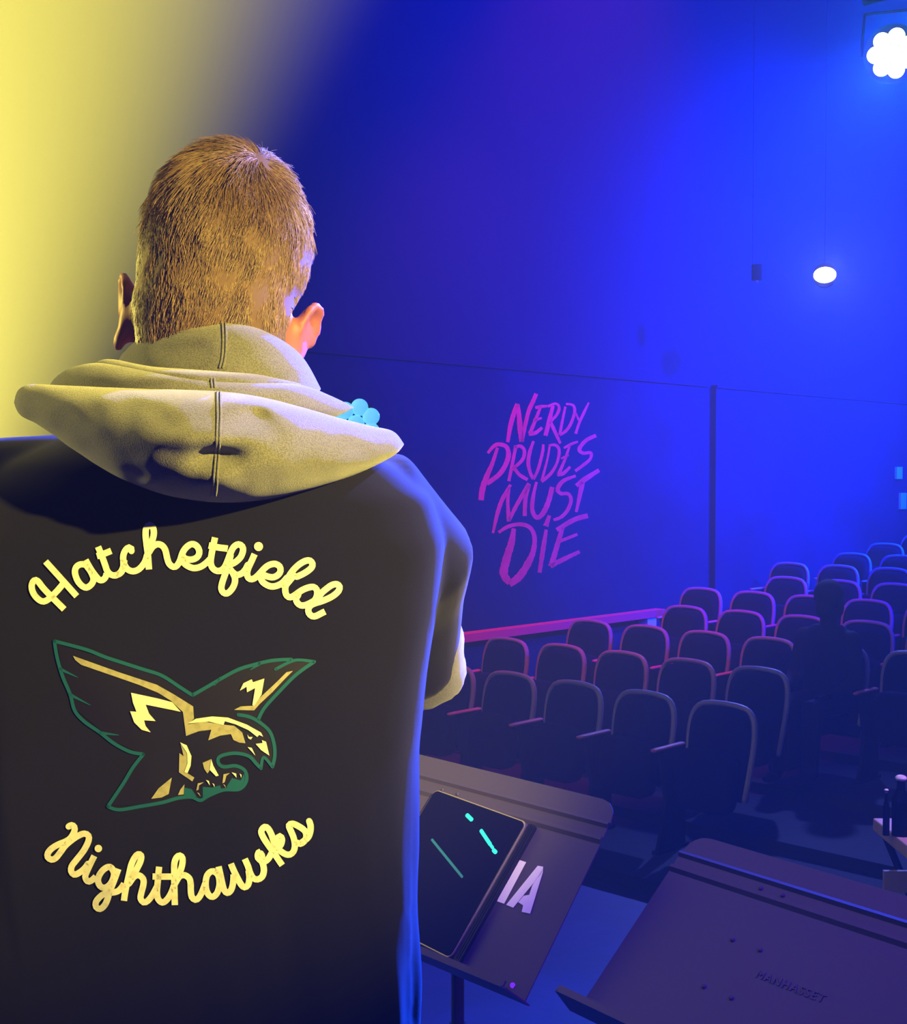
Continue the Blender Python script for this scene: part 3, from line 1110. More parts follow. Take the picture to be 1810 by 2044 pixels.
def interp(pts, x):
    if x <= pts[0][0]:
        return pts[0][1]
    for (x0, y0), (x1, y1) in zip(pts, pts[1:]):
        if x <= x1:
            t = (x - x0) / (x1 - x0)
            return y0 + (y1 - y0) * t
    return pts[-1][1]


def drape(name, top, bot, zc, bulge, back, nu=90, nv=40, dents=(), fuzz=0.0012, ex=0.85):
    """a soft closed roll of cloth whose outline runs between two curves; zc, bulge: functions of s in 0..1"""
    xs0, xs1 = top[0][0], top[-1][0]
    tp = smooth_line(top, 6)
    bp = smooth_line(bot, 6)

    def arc(line, s):
        L = [0]
        for i in range(len(line) - 1):
            L.append(L[-1] + (line[i + 1] - line[i]).length)
        d = s * L[-1]
        for i in range(len(L) - 1):
            if d <= L[i + 1]:
                t = (d - L[i]) / max(1e-6, L[i + 1] - L[i])
                return line[i].lerp(line[i + 1], t)
        return line[-1]
    rs = []
    for i in range(nu + 1):
        s = i / nu
        s = 0.5 - 0.5 * math.cos(PI * s) if True else s
        a, b = arc(tp, s), arc(bp, s)
        ring = []
        for j in range(nv):
            th = 2 * PI * j / nv
            c, sn = math.cos(th), math.sin(th)
            k = 0.5 - 0.5 * math.copysign(abs(c) ** ex, c)
            q = a.lerp(b, k)
            env = math.sin(PI * min(1, max(0, s))) ** 0.45
            y = zc(s) - (bulge(s) * abs(sn) ** 0.8 * env if sn > 0 else -back * abs(sn) * env)
            p = P(q.x, q.y, y)
            if sn > 0.0:
                for (dx, dy, rx, ry, amp) in dents:
                    g = math.exp(-((q.x - dx) / rx) ** 2 - ((q.y - dy) / ry) ** 2)
                    p += Vector((0, 1, 0.25)) * amp * g
                p += Vector((0, -1, 0)) * fuzz * noise.noise(Vector((q.x * 0.02, q.y * 0.03, 1.7))) * 2
            ring.append(p)
        rs.append(ring)
    mb = MB()
    mb.rings(rs)
    return mb


par2 = lambda c, d, pk=0.5: (lambda s: c + d * (2 * (s - pk)) ** 2)
HOODP = []
# collar standing round the neck
A_ = drape('a', [(236, 735), (240, 712), (262, 688), (300, 662), (350, 645), (430, 640), (500, 650), (560, 677), (606, 715), (640, 775)],
           [(236, 737), (262, 790), (300, 810), (350, 820), (430, 830), (500, 832), (560, 826), (606, 815), (640, 777)],
           par2(1.150, 0.075), lambda s: 0.045, 0.02, dents=((380, 700, 60, 22, 0.006), (475, 690, 40, 30, 0.005), (590, 735, 60, 18, -0.004)))
HOODP.append(A_)
# folded edge of the hood
B_ = drape('b', [(98, 772), (112, 752), (145, 733), (200, 724), (300, 734), (400, 748), (500, 758), (600, 768), (660, 790), (705, 812)],
           [(98, 774), (112, 800), (145, 815), (200, 822), (300, 826), (400, 830), (500, 832), (600, 836), (660, 835), (705, 814)],
           par2(1.110, 0.085, 0.48), lambda s: 0.045, 0.02, dents=((330, 752, 120, 10, -0.003),))
HOODP.append(B_)
B2_ = drape('b2', [(180, 732), (195, 721), (225, 717), (300, 731), (380, 737), (450, 742), (520, 748), (600, 766)],
            [(180, 734), (200, 752), (240, 760), (300, 766), (380, 775), (450, 778), (520, 780), (600, 768)],
            par2(1.105, 0.05, 0.5), lambda s: 0.030, 0.015)
HOODP.append(B2_)
# hanging bag of the hood
C_ = drape('c', [(28, 803), (36, 779), (62, 767), (120, 769), (200, 772), (300, 775), (430, 779), (520, 792), (600, 812), (680, 835), (740, 850), (785, 861), (806, 886)],
           [(28, 805), (42, 830), (80, 850), (150, 900), (235, 952), (330, 988), (430, 1003), (520, 999), (600, 982), (680, 958), (740, 934), (788, 908), (806, 888)],
           par2(1.085, 0.10, 0.5), lambda s: 0.072 + 0.016 * math.sin(PI * s), 0.03, nu=130, nv=56,
           dents=((432, 914, 46, 17, 0.021), (505, 838, 42, 24, 0.022), (390, 872, 105, 22, -0.013), (440, 955, 46, 20, -0.007), (560, 930, 90, 30, -0.003)), fuzz=0.002)
HOODP.append(C_)
mb = MB()
for q in HOODP:
    mb.add(q.v, q.f)
hb = mb.build('hood', M['grey'], None, smooth=True)
sub = hb.modifiers.new('sub', 'SUBSURF'); sub.levels = 1; sub.render_levels = 1
bake(hb)
adopt(hb, person)
hb.parent = hood
hb.matrix_parent_inverse = hood.matrix_parent_inverse
hb.matrix_parent_inverse = Matrix.Translation(-person.location)
hood_par = hood


def to_hoodie(o):
    o.parent = hood
    o.matrix_parent_inverse = Matrix.Translation(-person.location)


hood.matrix_parent_inverse = Matrix.Translation(-person.location)
hb.parent = hood
hb.matrix_parent_inverse = Matrix.Identity(4)


def bvh(o):
    me = o.data
    return BVHTree.FromPolygons([v.co.copy() for v in me.vertices], [tuple(p.vertices) for p in me.polygons])


def cast(tree, px, py, lift):
    r = ray(px, py).normalized()
    loc, nn, _, _ = tree.ray_cast(CAMP, r)
    if loc is None:
        return None
    if nn.dot(r) > 0:
        nn = -nn
    return loc + nn * lift


ht = bvh(hb)
for line in ([(447, 643), (448, 680), (446, 715), (441, 735)], [(424, 755), (426, 775)], [(437, 783), (437, 830), (435, 880), (433, 920), (430, 960), (427, 990)]):
    for dx in (-3.2, 3.2):
        mb = MB()
        pts = []
        for p in smooth_line(line, 5):
            c = cast(ht, p.x + dx, p.y, 0.0002)
            if c is not None:
                pts.append(c)
        if len(pts) > 2:
            mb.tube(pts, 0.0011, 6)
            sm_ = mb.build('hood_seam', M['grey'], None, smooth=True)
            sm_.parent = hood

# ---- black printed shirt
mb = MB()
prof = [(0.80, 0.206, 0.118, 0), (0.86, 0.206, 0.120, 0), (0.95, 0.204, 0.120, 0), (1.05, 0.204, 0.119, 0), (1.12, 0.203, 0.117, 0), (1.20, 0.203, 0.115, 0), (1.27, 0.212, 0.116, 0), (1.33, 0.222, 0.116, 0.002),
        (1.39, 0.226, 0.112, 0.003), (1.43, 0.214, 0.104, 0.006), (1.46, 0.180, 0.092, 0.010), (1.485, 0.125, 0.075, 0.014), (1.50, 0.085, 0.06, 0.016)]
mb.rings([sring(z, hw, hd, CX, CY + cy_, 2.6, 72) for z, hw, hd, cy_ in prof])
for SH, EL, sd in ((SH_R, EL_R, 1), (SH_L, EL_L, -1)):
    mid = SH * 0.06 + EL * 0.94 + Vector((-0.005 * sd, -0.012, 0.0))  # black sleeve carried to the elbow, standing in for shade on the grey sleeve
    mb.tube([SH + Vector((-0.09 * sd, 0, 0.002)), SH + Vector((-0.02 * sd, 0, 0.0)), SH * 0.75 + EL * 0.25 + Vector((0.002 * sd, 0, 0)), SH * 0.5 + EL * 0.5 + Vector((-0.006 * sd, 0, 0)), mid, EL * 0.86 + WR * 0.14 + Vector((-0.008 * sd, -0.012, 0.012))], [0.068, 0.071, 0.070, 0.068, 0.065, 0.061], 32)
tee = mb.build('t_shirt', M['tee'])
remesh(tee, 0.006, 8)
for v in tee.data.vertices:
    c = v.co
    k = max(0.0, min(1.0, (1.24 - c.z) / 0.25))
    f = noise.noise(Vector((c.x * 16, c.y * 16, c.z * 2.2 + 5))) * 0.011 * k
    f += noise.noise(Vector((c.x * 34 + c.z * 6, c.y * 20, c.z * 5))) * 0.004 * k
    # drape towards the armpit
    f += 0.003 * noise.noise(Vector((c.x * 9 + c.z * 6, c.y * 4, c.z * 9)))
    nn = v.normal.copy()
    nn.z *= 0.3
    v.co += nn * f
adopt(tee, person)
tee.matrix_parent_inverse = Matrix.Translation(-person.location)
tee.data.materials.clear(); tee.data.materials.append(M['tee'])
tt = bvh(tee)


def print_mesh(name, V2, F2, m_, lift):
    vs_, ok = [], []
    for x, y in V2:
        c = cast(tt, x, y, lift)
        ok.append(c is not None)
        vs_.append(c if c is not None else Vector((0, 0, 0)))
    fs = [f for f in F2 if all(ok[i] for i in f)]
    o = mesh_obj(name, vs_, fs, m_, None, True)
    o.parent = tee
    return o


def ribbon(V2, F2, pts, wd, step=4.0, closed=False, round_cap=True):
    ps = smooth_line(pts, step, closed)
    n = len(ps)
    k = len(V2)
    cols = 4
    for i, p in enumerate(ps):
        if closed:
            t = ps[(i + 1) % n] - ps[i - 1]
        else:
            t = ps[min(i + 1, n - 1)] - ps[max(i - 1, 0)]
        t.normalize()
        q = Vector((-t.y, t.x))
        ww = wd(i / max(1, n - 1)) if callable(wd) else wd
        for j in range(cols + 1):
            V2.append(tuple(p + q * ww * (j / cols - 0.5)))
    m_ = n if closed else n - 1
    for i in range(m_):
        for j in range(cols):
            a, b = k + i * 5 + j, k + ((i + 1) % n) * 5 + j
            F2.append((a, a + 1, b + 1, b))
    if not closed and round_cap:
        for p in (ps[0], ps[-1]):
            disc(V2, F2, p, (wd if not callable(wd) else wd(0 if p is ps[0] else 1)) * 0.48)


def disc(V2, F2, p, r):
    k = len(V2)
    V2.append(tuple(p))
    for i in range(14):
        a = 2 * PI * i / 14
        V2.append((p[0] + r * math.cos(a), p[1] + r * math.sin(a)))
    for i in range(14):
        F2.append((k, k + 1 + i, k + 1 + (i + 1) % 14))


def px(ox, oy, s, pts):
    return [(ox + x / s, oy + y / s) for x, y in pts]


V2, F2 = [], []
wA = 12.6
sA = 8.227
A = lambda *p: px(40, 1040, sA, p)
Bq = lambda *p: px(230, 1020, sA, p)
Cq = lambda *p: px(400, 1040, sA, p)
Dq = lambda *p: px(520, 1080, 9.05, p)
strokes = [
    (A((430, 665), (700, 965), (940, 1235)), False),
    (A((735, 1450), (520, 1235), (400, 1110), (300, 985), (245, 975), (207, 1040), (210, 1130), (255, 1225), (330, 1300), (400, 1322), (470, 1290), (540, 1230), (640, 1125), (710, 1040)), False),
    (A((1090, 715), (1000, 712), (930, 760), (912, 850), (950, 970), (1020, 1060), (1100, 1093), (1180, 1040), (1215, 950), (1170, 830), (1090, 720)), True),
    (A((1085, 640), (1170, 790), (1260, 915), (1310, 965), (1360, 970), (1410, 925), (1430, 860)), False),
    (A((1290, 425), (1350, 570), (1405, 720), (1440, 820), (1500, 880), (1580, 893), (1650, 850), (1700, 760), (1720, 640)), False),
    (A((1270, 578), (1370, 545), (1505, 490)), False),
    (Bq((0, 1057), (60, 1040), (110, 1000), (140, 930), (140, 800)), False),
    (Bq((273, 660), (272, 620), (230, 600), (180, 640), (142, 720), (140, 820), (170, 905), (220, 965), (300, 990), (380, 965), (450, 900), (500, 820), (530, 720)), True),
    (Bq((560, 960), (552, 850), (540, 700), (520, 550), (505, 400), (515, 285), (570, 230), (625, 280), (640, 370), (620, 470), (585, 560)), False),
    (Bq((560, 680), (620, 590), (700, 548), (780, 575), (830, 650), (855, 760), (890, 865), (960, 918), (1020, 895), (1070, 810), (1110, 690), (1170, 600), (1260, 547), (1340, 575), (1385, 655), (1370, 735), (1310, 785), (1230, 800), (1160, 785)), True),
    (Bq((1120, 740), (1120, 830), (1180, 895), (1290, 938), (1400, 918), (1490, 860), (1570, 780)), True),
    (Bq((1643, 440), (1615, 570), (1585, 720), (1572, 850), (1605, 940), (1680, 985), (1760, 965), (1810, 905), (1850, 840)), False),
    (Bq((1540, 568), (1680, 598), (1810, 615), (1850, 622)), False),
    (Cq((330, 822), (400, 760), (455, 640), (500, 520), (550, 430), (625, 385), (690, 420), (702, 490), (665, 590), (590, 665), (510, 710)), True),
    (Cq((500, 560), (450, 760), (400, 900), (360, 1020), (347, 1110), (380, 1175), (440, 1188), (510, 1130), (560, 1040), (572, 950), (545, 870), (500, 800)), True),
    (Cq((500, 810), (590, 882), (680, 860), (745, 790), (780, 720)), True),
    (Cq((892, 545), (840, 660), (790, 770), (768, 860), (790, 935), (845, 955), (910, 925), (985, 850)), False),
    (Cq((960, 880), (1060, 770), (1140, 718), (1230, 705), (1300, 745), (1315, 815), (1280, 880), (1200, 922), (1120, 915), (1050, 890)), True),
    (Cq((990, 850), (1000, 960), (1060, 1030), (1160, 1073), (1260, 1060), (1350, 1010), (1420, 930)), True),
    (Dq((400, 790), (480, 690), (540, 590), (620, 490), (720, 405), (820, 355), (890, 355), (935, 410), (920, 475), (850, 540), (750, 600), (650, 645)), True),
    (Dq((600, 620), (520, 720), (458, 800), (445, 880), (460, 960), (505, 1010), (570, 1005), (640, 960)), True),
    (Dq((640, 960), (740, 890), (850, 842), (950, 828), (1010, 875), (1020, 960), (980, 1060), (900, 1115), (800, 1158), (720, 1158), (660, 1110), (640, 1040), (680, 970)), True),
    (Dq((1040, 1020), (1100, 935), (1180, 865), (1280, 795), (1370, 778), (1420, 820), (1405, 895), (1330, 970), (1230, 1030), (1100, 1085), (1000, 1115), (910, 1155), (862, 1220), (870, 1300), (930, 1355), (1000, 1350), (1090, 1305), (1160, 1270)), False),
]
for pts, rc in strokes:
    ribbon(V2, F2, pts, wA, round_cap=rc)
disc(V2, F2, Cq((956, 421))[0], 9)
sh1 = print_mesh('print_lettering', V2, F2, M['print'], 0.0013)
sh1['label'] = 'cream script lettering reading Hatchetfield in an arch'

V2, F2 = [], []
E = lambda *p: px(70, 1620, sA, p)
G = lambda *p: px(230, 1660, sA, p)
Kq = lambda *p: px(420, 1610, 7.87, p)
strokes = [
    (E((560, 240), (610, 215), (655, 245), (655, 320), (590, 430), (500, 490), (400, 530), (290, 595), (225, 670), (220, 740), (280, 782), (350, 755), (430, 655), (500, 560), (600, 470), (720, 390), (820, 355), (888, 390), (890, 470), (830, 600), (760, 700), (670, 810), (612, 890), (602, 970), (650, 1028), (730, 1000), (820, 930), (880, 850)), True),
    (E((985, 720), (930, 830), (870, 960), (835, 1060), (870, 1135), (930, 1130), (1010, 1060)), False),
    (E((1260, 912), (1210, 902), (1130, 950), (1065, 1040), (1045, 1130), (1080, 1215), (1150, 1245), (1230, 1200), (1290, 1100), (1305, 1000), (1262, 915)), True),
    (E((1375, 935), (1330, 1060), (1285, 1180), (1235, 1300), (1205, 1420), (1155, 1530), (1080, 1592), (1015, 1560), (1010, 1480), (1080, 1390), (1180, 1330), (1300, 1320), (1390, 1285), (1470, 1180)), False),
    (G((150, 1130), (168, 1000), (200, 840), (235, 690), (270, 540), (320, 430), (380, 365), (432, 385), (425, 470), (380, 570), (320, 680), (250, 790)), False),
    (G((230, 850), (320, 730), (400, 712), (465, 770), (470, 860), (435, 1000), (422, 1090), (470, 1155), (540, 1130), (620, 1030), (690, 900)), True),
    (G((728, 570), (715, 700), (702, 850), (692, 990), (712, 1100), (780, 1158), (855, 1110), (925, 1000), (975, 860)), False),
    (G((620, 730), (760, 732), (960, 732)), False),
    (G((984, 1200), (980, 1050), (976, 900), (974, 700), (975, 520), (1010, 420), (1065, 385), (1108, 430), (1105, 530), (1070, 650), (1010, 770)), False),
    (G((985, 850), (1060, 730), (1145, 710), (1220, 762), (1243, 850), (1245, 960), (1262, 1065), (1320, 1115), (1380, 1075), (1440, 960), (1480, 850)), True),
    (G((1660, 650), (1580, 648), (1515, 710), (1490, 820), (1500, 950), (1545, 1040), (1605, 1065), (1670, 1010), (1710, 900), (1715, 800), (1690, 700), (1630, 648)), True),
    (Kq((132, 935), (165, 1080), (190, 1200), (220, 1305), (270, 1352), (330, 1300), (360, 1180), (368, 1060)), False),
    (Kq((325, 890), (370, 1000), (430, 1120), (485, 1220), (535, 1262), (590, 1225), (612, 1120), (600, 1000)), False),
    (Kq((540, 815), (590, 930), (625, 1040), (675, 1120), (740, 1138), (805, 1100), (835, 1020), (830, 930), (800, 850), (745, 800), (750, 720), (790, 700)), False),
    (Kq((790, 730), (780, 800), (830, 860), (900, 820), (950, 740), (990, 680)), True),
    (Kq((1125, 915), (1060, 820), (980, 700), (900, 590), (825, 470), (797, 380), (850, 312), (905, 340), (955, 430), (985, 520), (1020, 610)), False),
    (Kq((1000, 640), (1040, 510), (1090, 455), (1122, 505), (1105, 590), (1050, 650)), True),
    (Kq((1030, 640), (1110, 700), (1180, 742), (1250, 745), (1305, 695), (1325, 600), (1305, 480), (1260, 370), (1230, 290), (1290, 262), (1400, 312), (1485, 380), (1505, 465), (1470, 540), (1410, 578), (1360, 560)), True),
    (Kq((1430, 560), (1530, 480), (1568, 380), (1570, 290), (1548, 222)), True),
]
for pts, rc in strokes:
    ribbon(V2, F2, pts, wA, round_cap=rc)
disc(V2, F2, E((1050, 600))[0], 7.5)
disc(V2, F2, Kq((780, 770))[0], 10)
disc(V2, F2, Kq((1030, 620))[0], 9)
sh2 = print_mesh('print_lettering', V2, F2, M['print'], 0.0013)
sh2['label'] = 'cream script lettering reading Nighthawks in a hanging curve'

# ---- hawk emblem
sE = 3.1754
Q = lambda *p: px(90, 1260, sE, p)


def polys(name, lst, m_, lift, parent=None):
    bm = bmesh.new()
    for poly in lst:
        pts = [Vector((x, y, 0)) for x, y in poly]
        vv = [bm.verts.new(p) for p in pts]
        for tri in tessellate_polygon([pts]):
            try:
                bm.faces.new([vv[i] for i in tri])
            except ValueError:
                pass
    for it in range(7):
        ed = [e for e in bm.edges if e.calc_length() > 7]
        if not ed:
            break
        bmesh.ops.subdivide_edges(bm, edges=ed, cuts=1)
        bmesh.ops.triangulate(bm, faces=[f for f in bm.faces if len(f.verts) > 3])
    bm.verts.index_update()
    V = [(v.co.x, v.co.y) for v in bm.verts]
    F = [tuple(v.index for v in f.verts) for f in bm.faces]
    bm.free()
    return print_mesh(name, V, F, m_, lift)


V2, F2 = [], []


def pen(pts, w, closed=False):
    # straight-ish polyline: double the corners so they stay sharp
    pp = []
    for p in pts:
        pp += [p]
    ribbon(V2, F2, pp, w, 3.0, closed)


pen(Q((62, 62), (78, 160), (112, 280), (162, 400), (190, 500), (250, 570), (350, 640), (440, 710), (540, 762), (625, 778)), 7)
pen(Q((625, 778), (560, 860), (500, 960), (440, 1050), (400, 1110)), 7)
pen(Q((400, 1110), (470, 1130), (600, 1110), (740, 1085), (850, 1055), (930, 1050), (985, 1070), (1040, 1040), (1130, 1005), (1230, 1000), (1275, 950), (1268, 885), (1210, 852), (1130, 858), (1098, 830), (1110, 792), (1200, 772), (1290, 790), (1340, 840), (1368, 868)), 7)
pen(Q((1368, 868), (1385, 798), (1440, 858)), 6)
pen(Q((1440, 858), (1455, 790), (1450, 710), (1420, 630), (1350, 570), (1290, 540), (1225, 528)), 7)
pen(Q((1350, 560), (1390, 485), (1480, 385), (1590, 275), (1705, 192)), 7)
pen(Q((1705, 192), (1620, 182), (1560, 190), (1460, 240)), 6)
pen(Q((1560, 178), (1440, 185), (1330, 210), (1230, 240), (1130, 292), (1030, 350), (935, 405)), 7)
pen(Q((935, 405), (850, 350), (740, 280), (620, 240), (480, 195), (380, 162), (260, 115), (62, 62)), 7)
for a in (Q((160, 400), (290, 468)), Q((350, 642), (470, 657)), Q((100, 240), (210, 292)), Q((1360, 205), (1300, 245)), Q((1110, 300), (1070, 345))):
    pen(a, lambda t: 6 * (1 - t) + 1)
teal = print_mesh('emblem_outline', V2, F2, M['print_teal'], 0.0009)
teal['label'] = 'teal outline of the hawk emblem'
tl2 = polys('emblem_claw_field', [Q((1150, 985), (1185, 930), (1240, 945), (1262, 900), (1270, 955), (1225, 1002), (1165, 1008)), Q((1000, 985), (1060, 990), (1110, 975), (1120, 1010), (1040, 1035), (1000, 1060)), Q((885, 990), (930, 1000), (960, 1045), (880, 1055))], M['print_teal'], 0.0007)
blk = polys('emblem_body', [Q((75, 80), (360, 165), (620, 250), (760, 300), (935, 415), (1040, 355), (1230, 250), (1440, 195), (1690, 195), (1480, 380), (1360, 545), (1425, 640), (1452, 780), (1440, 845), (1385, 790), (1368, 858), (1290, 782), (1120, 785), (1100, 830), (1260, 880), (1262, 950), (1150, 1000), (960, 1060), (600, 1100), (410, 1105), (620, 780), (440, 700), (200, 500), (110, 250))], M['print_black'], 0.0004)
tan = polys('emblem_tan_feathers', [
    Q((180, 155), (480, 262), (710, 338), (820, 400), (940, 475), (945, 553), (905, 588), (1010, 572), (1130, 590), (1200, 598), (1250, 640), (1270, 708), (1230, 704), (1195, 688), (1178, 650), (1110, 660), (1035, 690), (1055, 622), (975, 632), (895, 662), (875, 510), (800, 440), (720, 390), (600, 340), (480, 298), (232, 212), (195, 182)),
    Q((1570, 250), (1530, 258), (1470, 318), (1350, 430), (1325, 470), (1240, 475), (1198, 497), (1325, 500), (1360, 460), (1440, 385), (1520, 300)),
    Q((850, 892), (853, 770), (880, 790), (858, 702), (900, 725), (930, 790), (918, 860), (895, 892), (948, 925), (935, 950)),
    Q((1000, 832), (1055, 808), (1060, 850), (1045, 880), (1030, 900), (1010, 870)),
    Q((675, 1060), (720, 995), (805, 925), (785, 1030), (740, 1052)), Q((843, 1036), (860, 1000), (885, 968), (880, 1032)),
    Q((960, 1008), (970, 962), (1008, 955), (978, 975), (975, 1002)), Q((1125, 962), (1132, 905), (1172, 897), (1150, 915), (1140, 955)),
    Q((965, 1020), (978, 1024), (988, 1046)), Q((1130, 968), (1140, 972), (1148, 992)),
], M['print_tan'], 0.0012)
tan['label'] = 'tan feathers of the hawk emblem'
br_ = polys('emblem_cream_feathers', [
    Q((905, 582), (960, 552), (1060, 538), (1160, 545), (1280, 590), (1368, 640), (1382, 666), (1356, 655), (1345, 668), (1290, 625), (1210, 588), (1140, 568), (1132, 592), (1040, 570)),
    Q((1335, 712), (1378, 706), (1374, 688), (1400, 698), (1421, 786), (1370, 752)), Q((1284, 732), (1310, 737), (1333, 786)),
    Q((1283, 652), (1292, 668), (1315, 668), (1305, 684), (1288, 676)),
    Q((548, 388), (720, 425), (808, 448), (862, 508), (700, 475), (640, 463), (662, 520), (703, 567), (630, 562), (640, 598), (672, 638), (615, 622), (568, 575), (542, 505), (582, 508), (560, 450)),
    Q((1235, 375), (1258, 328), (1310, 303), (1318, 322), (1390, 298), (1372, 400), (1325, 470), (1314, 466), (1332, 358), (1280, 385), (1278, 350)),
    Q((858, 702), (900, 720), (930, 790), (925, 850), (905, 896), (885, 890), (905, 835), (903, 770)), Q((1055, 808), (1068, 850), (1102, 912), (1085, 917), (1045, 875)),
    Q((1022, 940), (1040, 946), (1047, 975)), Q((1062, 960), (1075, 968), (1076, 985)), Q((1184, 892), (1212, 900), (1214, 926)), Q((1234, 900), (1246, 908), (1244, 927)),
], M['print'], 0.0016)
br_['label'] = 'cream feathers, beak and eye of the hawk emblem'

# ---- trousers and shoes
mb = MB()
mb.rings([sring(z, hw, hd, CX, CY + 0.012) for z, hw, hd in ((0.82, 0.175, 0.105), (0.88, 0.178, 0.108), (0.95, 0.17, 0.10))])
for s in (-1, 1):
    mb.tube([HIP + Vector((s * 0.09, 0, -0.02)), Vector((CX + s * 0.105, CY + 0.02, 0.50)), Vector((CX + s * 0.115, CY + 0.01, 0.06))], [0.098, 0.076, 0.066], 20)
tr = mb.build('trousers', M['jeans'])
remesh(tr, 0.01, 4)
tr.data.materials.clear(); tr.data.materials.append(M['jeans'])
tr.parent = person; tr.matrix_parent_inverse = Matrix.Translation(-person.location)
for s in (-1, 1):
    rs = []
    cx_ = CX + s * 0.115
    for y, hw, h_, z0 in ((-0.07, 0.02, 0.05, 0.03), (-0.06, 0.036, 0.085, 0.02), (0.0, 0.042, 0.10, 0.02), (0.08, 0.046, 0.07, 0.02), (0.15, 0.046, 0.055, 0.02), (0.20, 0.034, 0.045, 0.02), (0.215, 0.015, 0.03, 0.022)):
        ring = []
        for i in range(20):
            a = 2 * PI * i / 20
            ring.append(Vector((cx_ + hw * math.cos(a), CY + y, z0 + (h_ * 0.5) * (1 + math.sin(a)))))
        rs.append(ring)
    mb = MB(); mb.rings(rs)
    sh = mb.build('shoe', M['shoe'], None, smooth=True)
    sh.parent = person; sh.matrix_parent_inverse = Matrix.Translation(-person.location)
    mb = MB()
    pl = [(cx_ + s_ * hw_, CY + y_) for s_, hw_, y_ in ((-1, 0.03, -0.075), (-1, 0.042, 0), (-1, 0.05, 0.1), (-1, 0.045, 0.18), (-1, 0.02, 0.22), (1, 0.02, 0.22), (1, 0.045, 0.18), (1, 0.05, 0.1), (1, 0.042, 0), (1, 0.03, -0.075))]
    mb.prism(pl, lambda x, y: (x, y, 0.0), Vector((0, 0, 0.022)))
    so = mb.build('shoe_sole', M['sole'])
    so.parent = sh

# ---- hair: strands grown from the scalp
bt = body.data
whorl = Vector((0.028, -0.062, 0.072))


def hair_ok(l):
    az = math.atan2(l.x, -l.y)          # 0 at the back of the head
    aa = abs(math.degrees(az))
    line = -0.150 if aa < 80 else (-0.150 + (aa - 80) / 22 * 0.12 if aa < 102 else (-0.03 + (aa - 102) / 12 * 0.05 if aa < 114 else (0.02 + (aa - 110) / 60 * 0.03)))
    if az < 0 and aa > 30:
        line += 0.012
    return l.z - line


areas, tris = [], []
for p in bt.polygons:
    c = HMI @ p.center
    if c.length > 0.2 or hair_ok(c) < 0 or abs(c.x) > 0.0900:
        continue
    if abs(c.x) > 0.070 and (Vector((abs(c.x), c.y, c.z)) - Vector((0.090, 0.008, -0.064))).length < 0.036:
        continue
    tris.append((p.center.copy(), p.normal.copy()))
print('scalp faces', len(tris))
random.seed(3)
mb = MB()
NS = 26000
Hv, Hf = [], []
RI3 = HMI.to_3x3()
HR3 = HM.to_3x3()
for i in range(NS):
    c, nrm = random.choice(tris)
    u = nrm.orthogonal().normalized()
    vv = nrm.cross(u)
    p = c + u * random.uniform(-0.0028, 0.0028) + vv * random.uniform(-0.0028, 0.0028)
    l = HMI @ p
    ok = hair_ok(l)
    if ok < 0:
        continue
    n_ = (RI3 @ nrm).normalized()
    away = l - whorl
    r = away.length
    away = (away - n_ * away.dot(n_)).normalized()
    swirl = n_.cross(away)
    down = Vector((0, -0.1, -1)) - n_ * Vector((0, -0.1, -1)).dot(n_)
    kd = min(1, max(0, (0.055 - l.z) / 0.06))
    d = away * (1 - 0.75 * kd) + down * (0.95 * kd) + swirl * (0.55 * max(0, 1 - r / 0.06))
    cl = Vector((noise.noise(l * 90), noise.noise(l * 90 + Vector((9, 0, 0))), noise.noise(l * 90 + Vector((0, 9, 0)))))
    cl2 = Vector((noise.noise(l * 35), noise.noise(l * 35 + Vector((5, 0, 0))), noise.noise(l * 35 + Vector((0, 5, 0)))))
    d = (d + cl * 0.55 + cl2 * 0.5 + Vector([random.uniform(-1, 1) for _ in range(3)]) * 0.22)
    d = (d - n_ * d.dot(n_)).normalized()
    top = min(1, max(0, (l.z - 0.0) / 0.07))
    L = (0.012 + 0.014 * top) * random.uniform(0.7, 1.15) * min(1, 0.45 + ok / 0.05)
    if abs(math.degrees(math.atan2(l.x, -l.y))) > 70:
        L *= 0.75
    liftk = 0.38 + 0.35 * noise.noise(l * 50 + Vector((0, 0, 9))) + (0.05 if top > 0.8 else 0)
    liftk = max(0.12, liftk)
    fly = random.random() < 0.0008
    if fly:
        liftk = 1.1; L *= 1.25
    rad = 0.00042 * random.uniform(0.8, 1.25)
    k = len(Hv)
    a = n_.cross(d).normalized()
    for s in range(4):
        t = s / 3
        q = l + d * (L * t) + n_ * (L * liftk * (t - 0.45 * t * t)) + Vector((0, 0, -1)) * (L * 0.18 * t * t)
        rr_ = rad * (1.0 - 0.75 * t)
        b = n_
        for th in (90, 210, 330):
            th = math.radians(th)
            Hv.append(HM @ (q + (a * math.cos(th) + b * math.sin(th)) * rr_))
    for s in range(3):
        for j in range(3):
            x0, x1 = k + s * 3 + j, k + s * 3 + (j + 1) % 3
            Hf.append((x0, x1, x1 + 3, x0 + 3))
me = bpy.data.meshes.new('hair')
me.from_pydata([tuple(v) for v in Hv], [], Hf)
me.update()
me.polygons.foreach_set('use_smooth', [True] * len(me.polygons))
me.materials.append(M['hair'])
hair = bpy.data.objects.new('hair', me)
COL.objects.link(hair)
hair.parent = person
hair.matrix_parent_inverse = Matrix.Translation(-person.location)
body.matrix_parent_inverse = Matrix.Translation(-person.location)
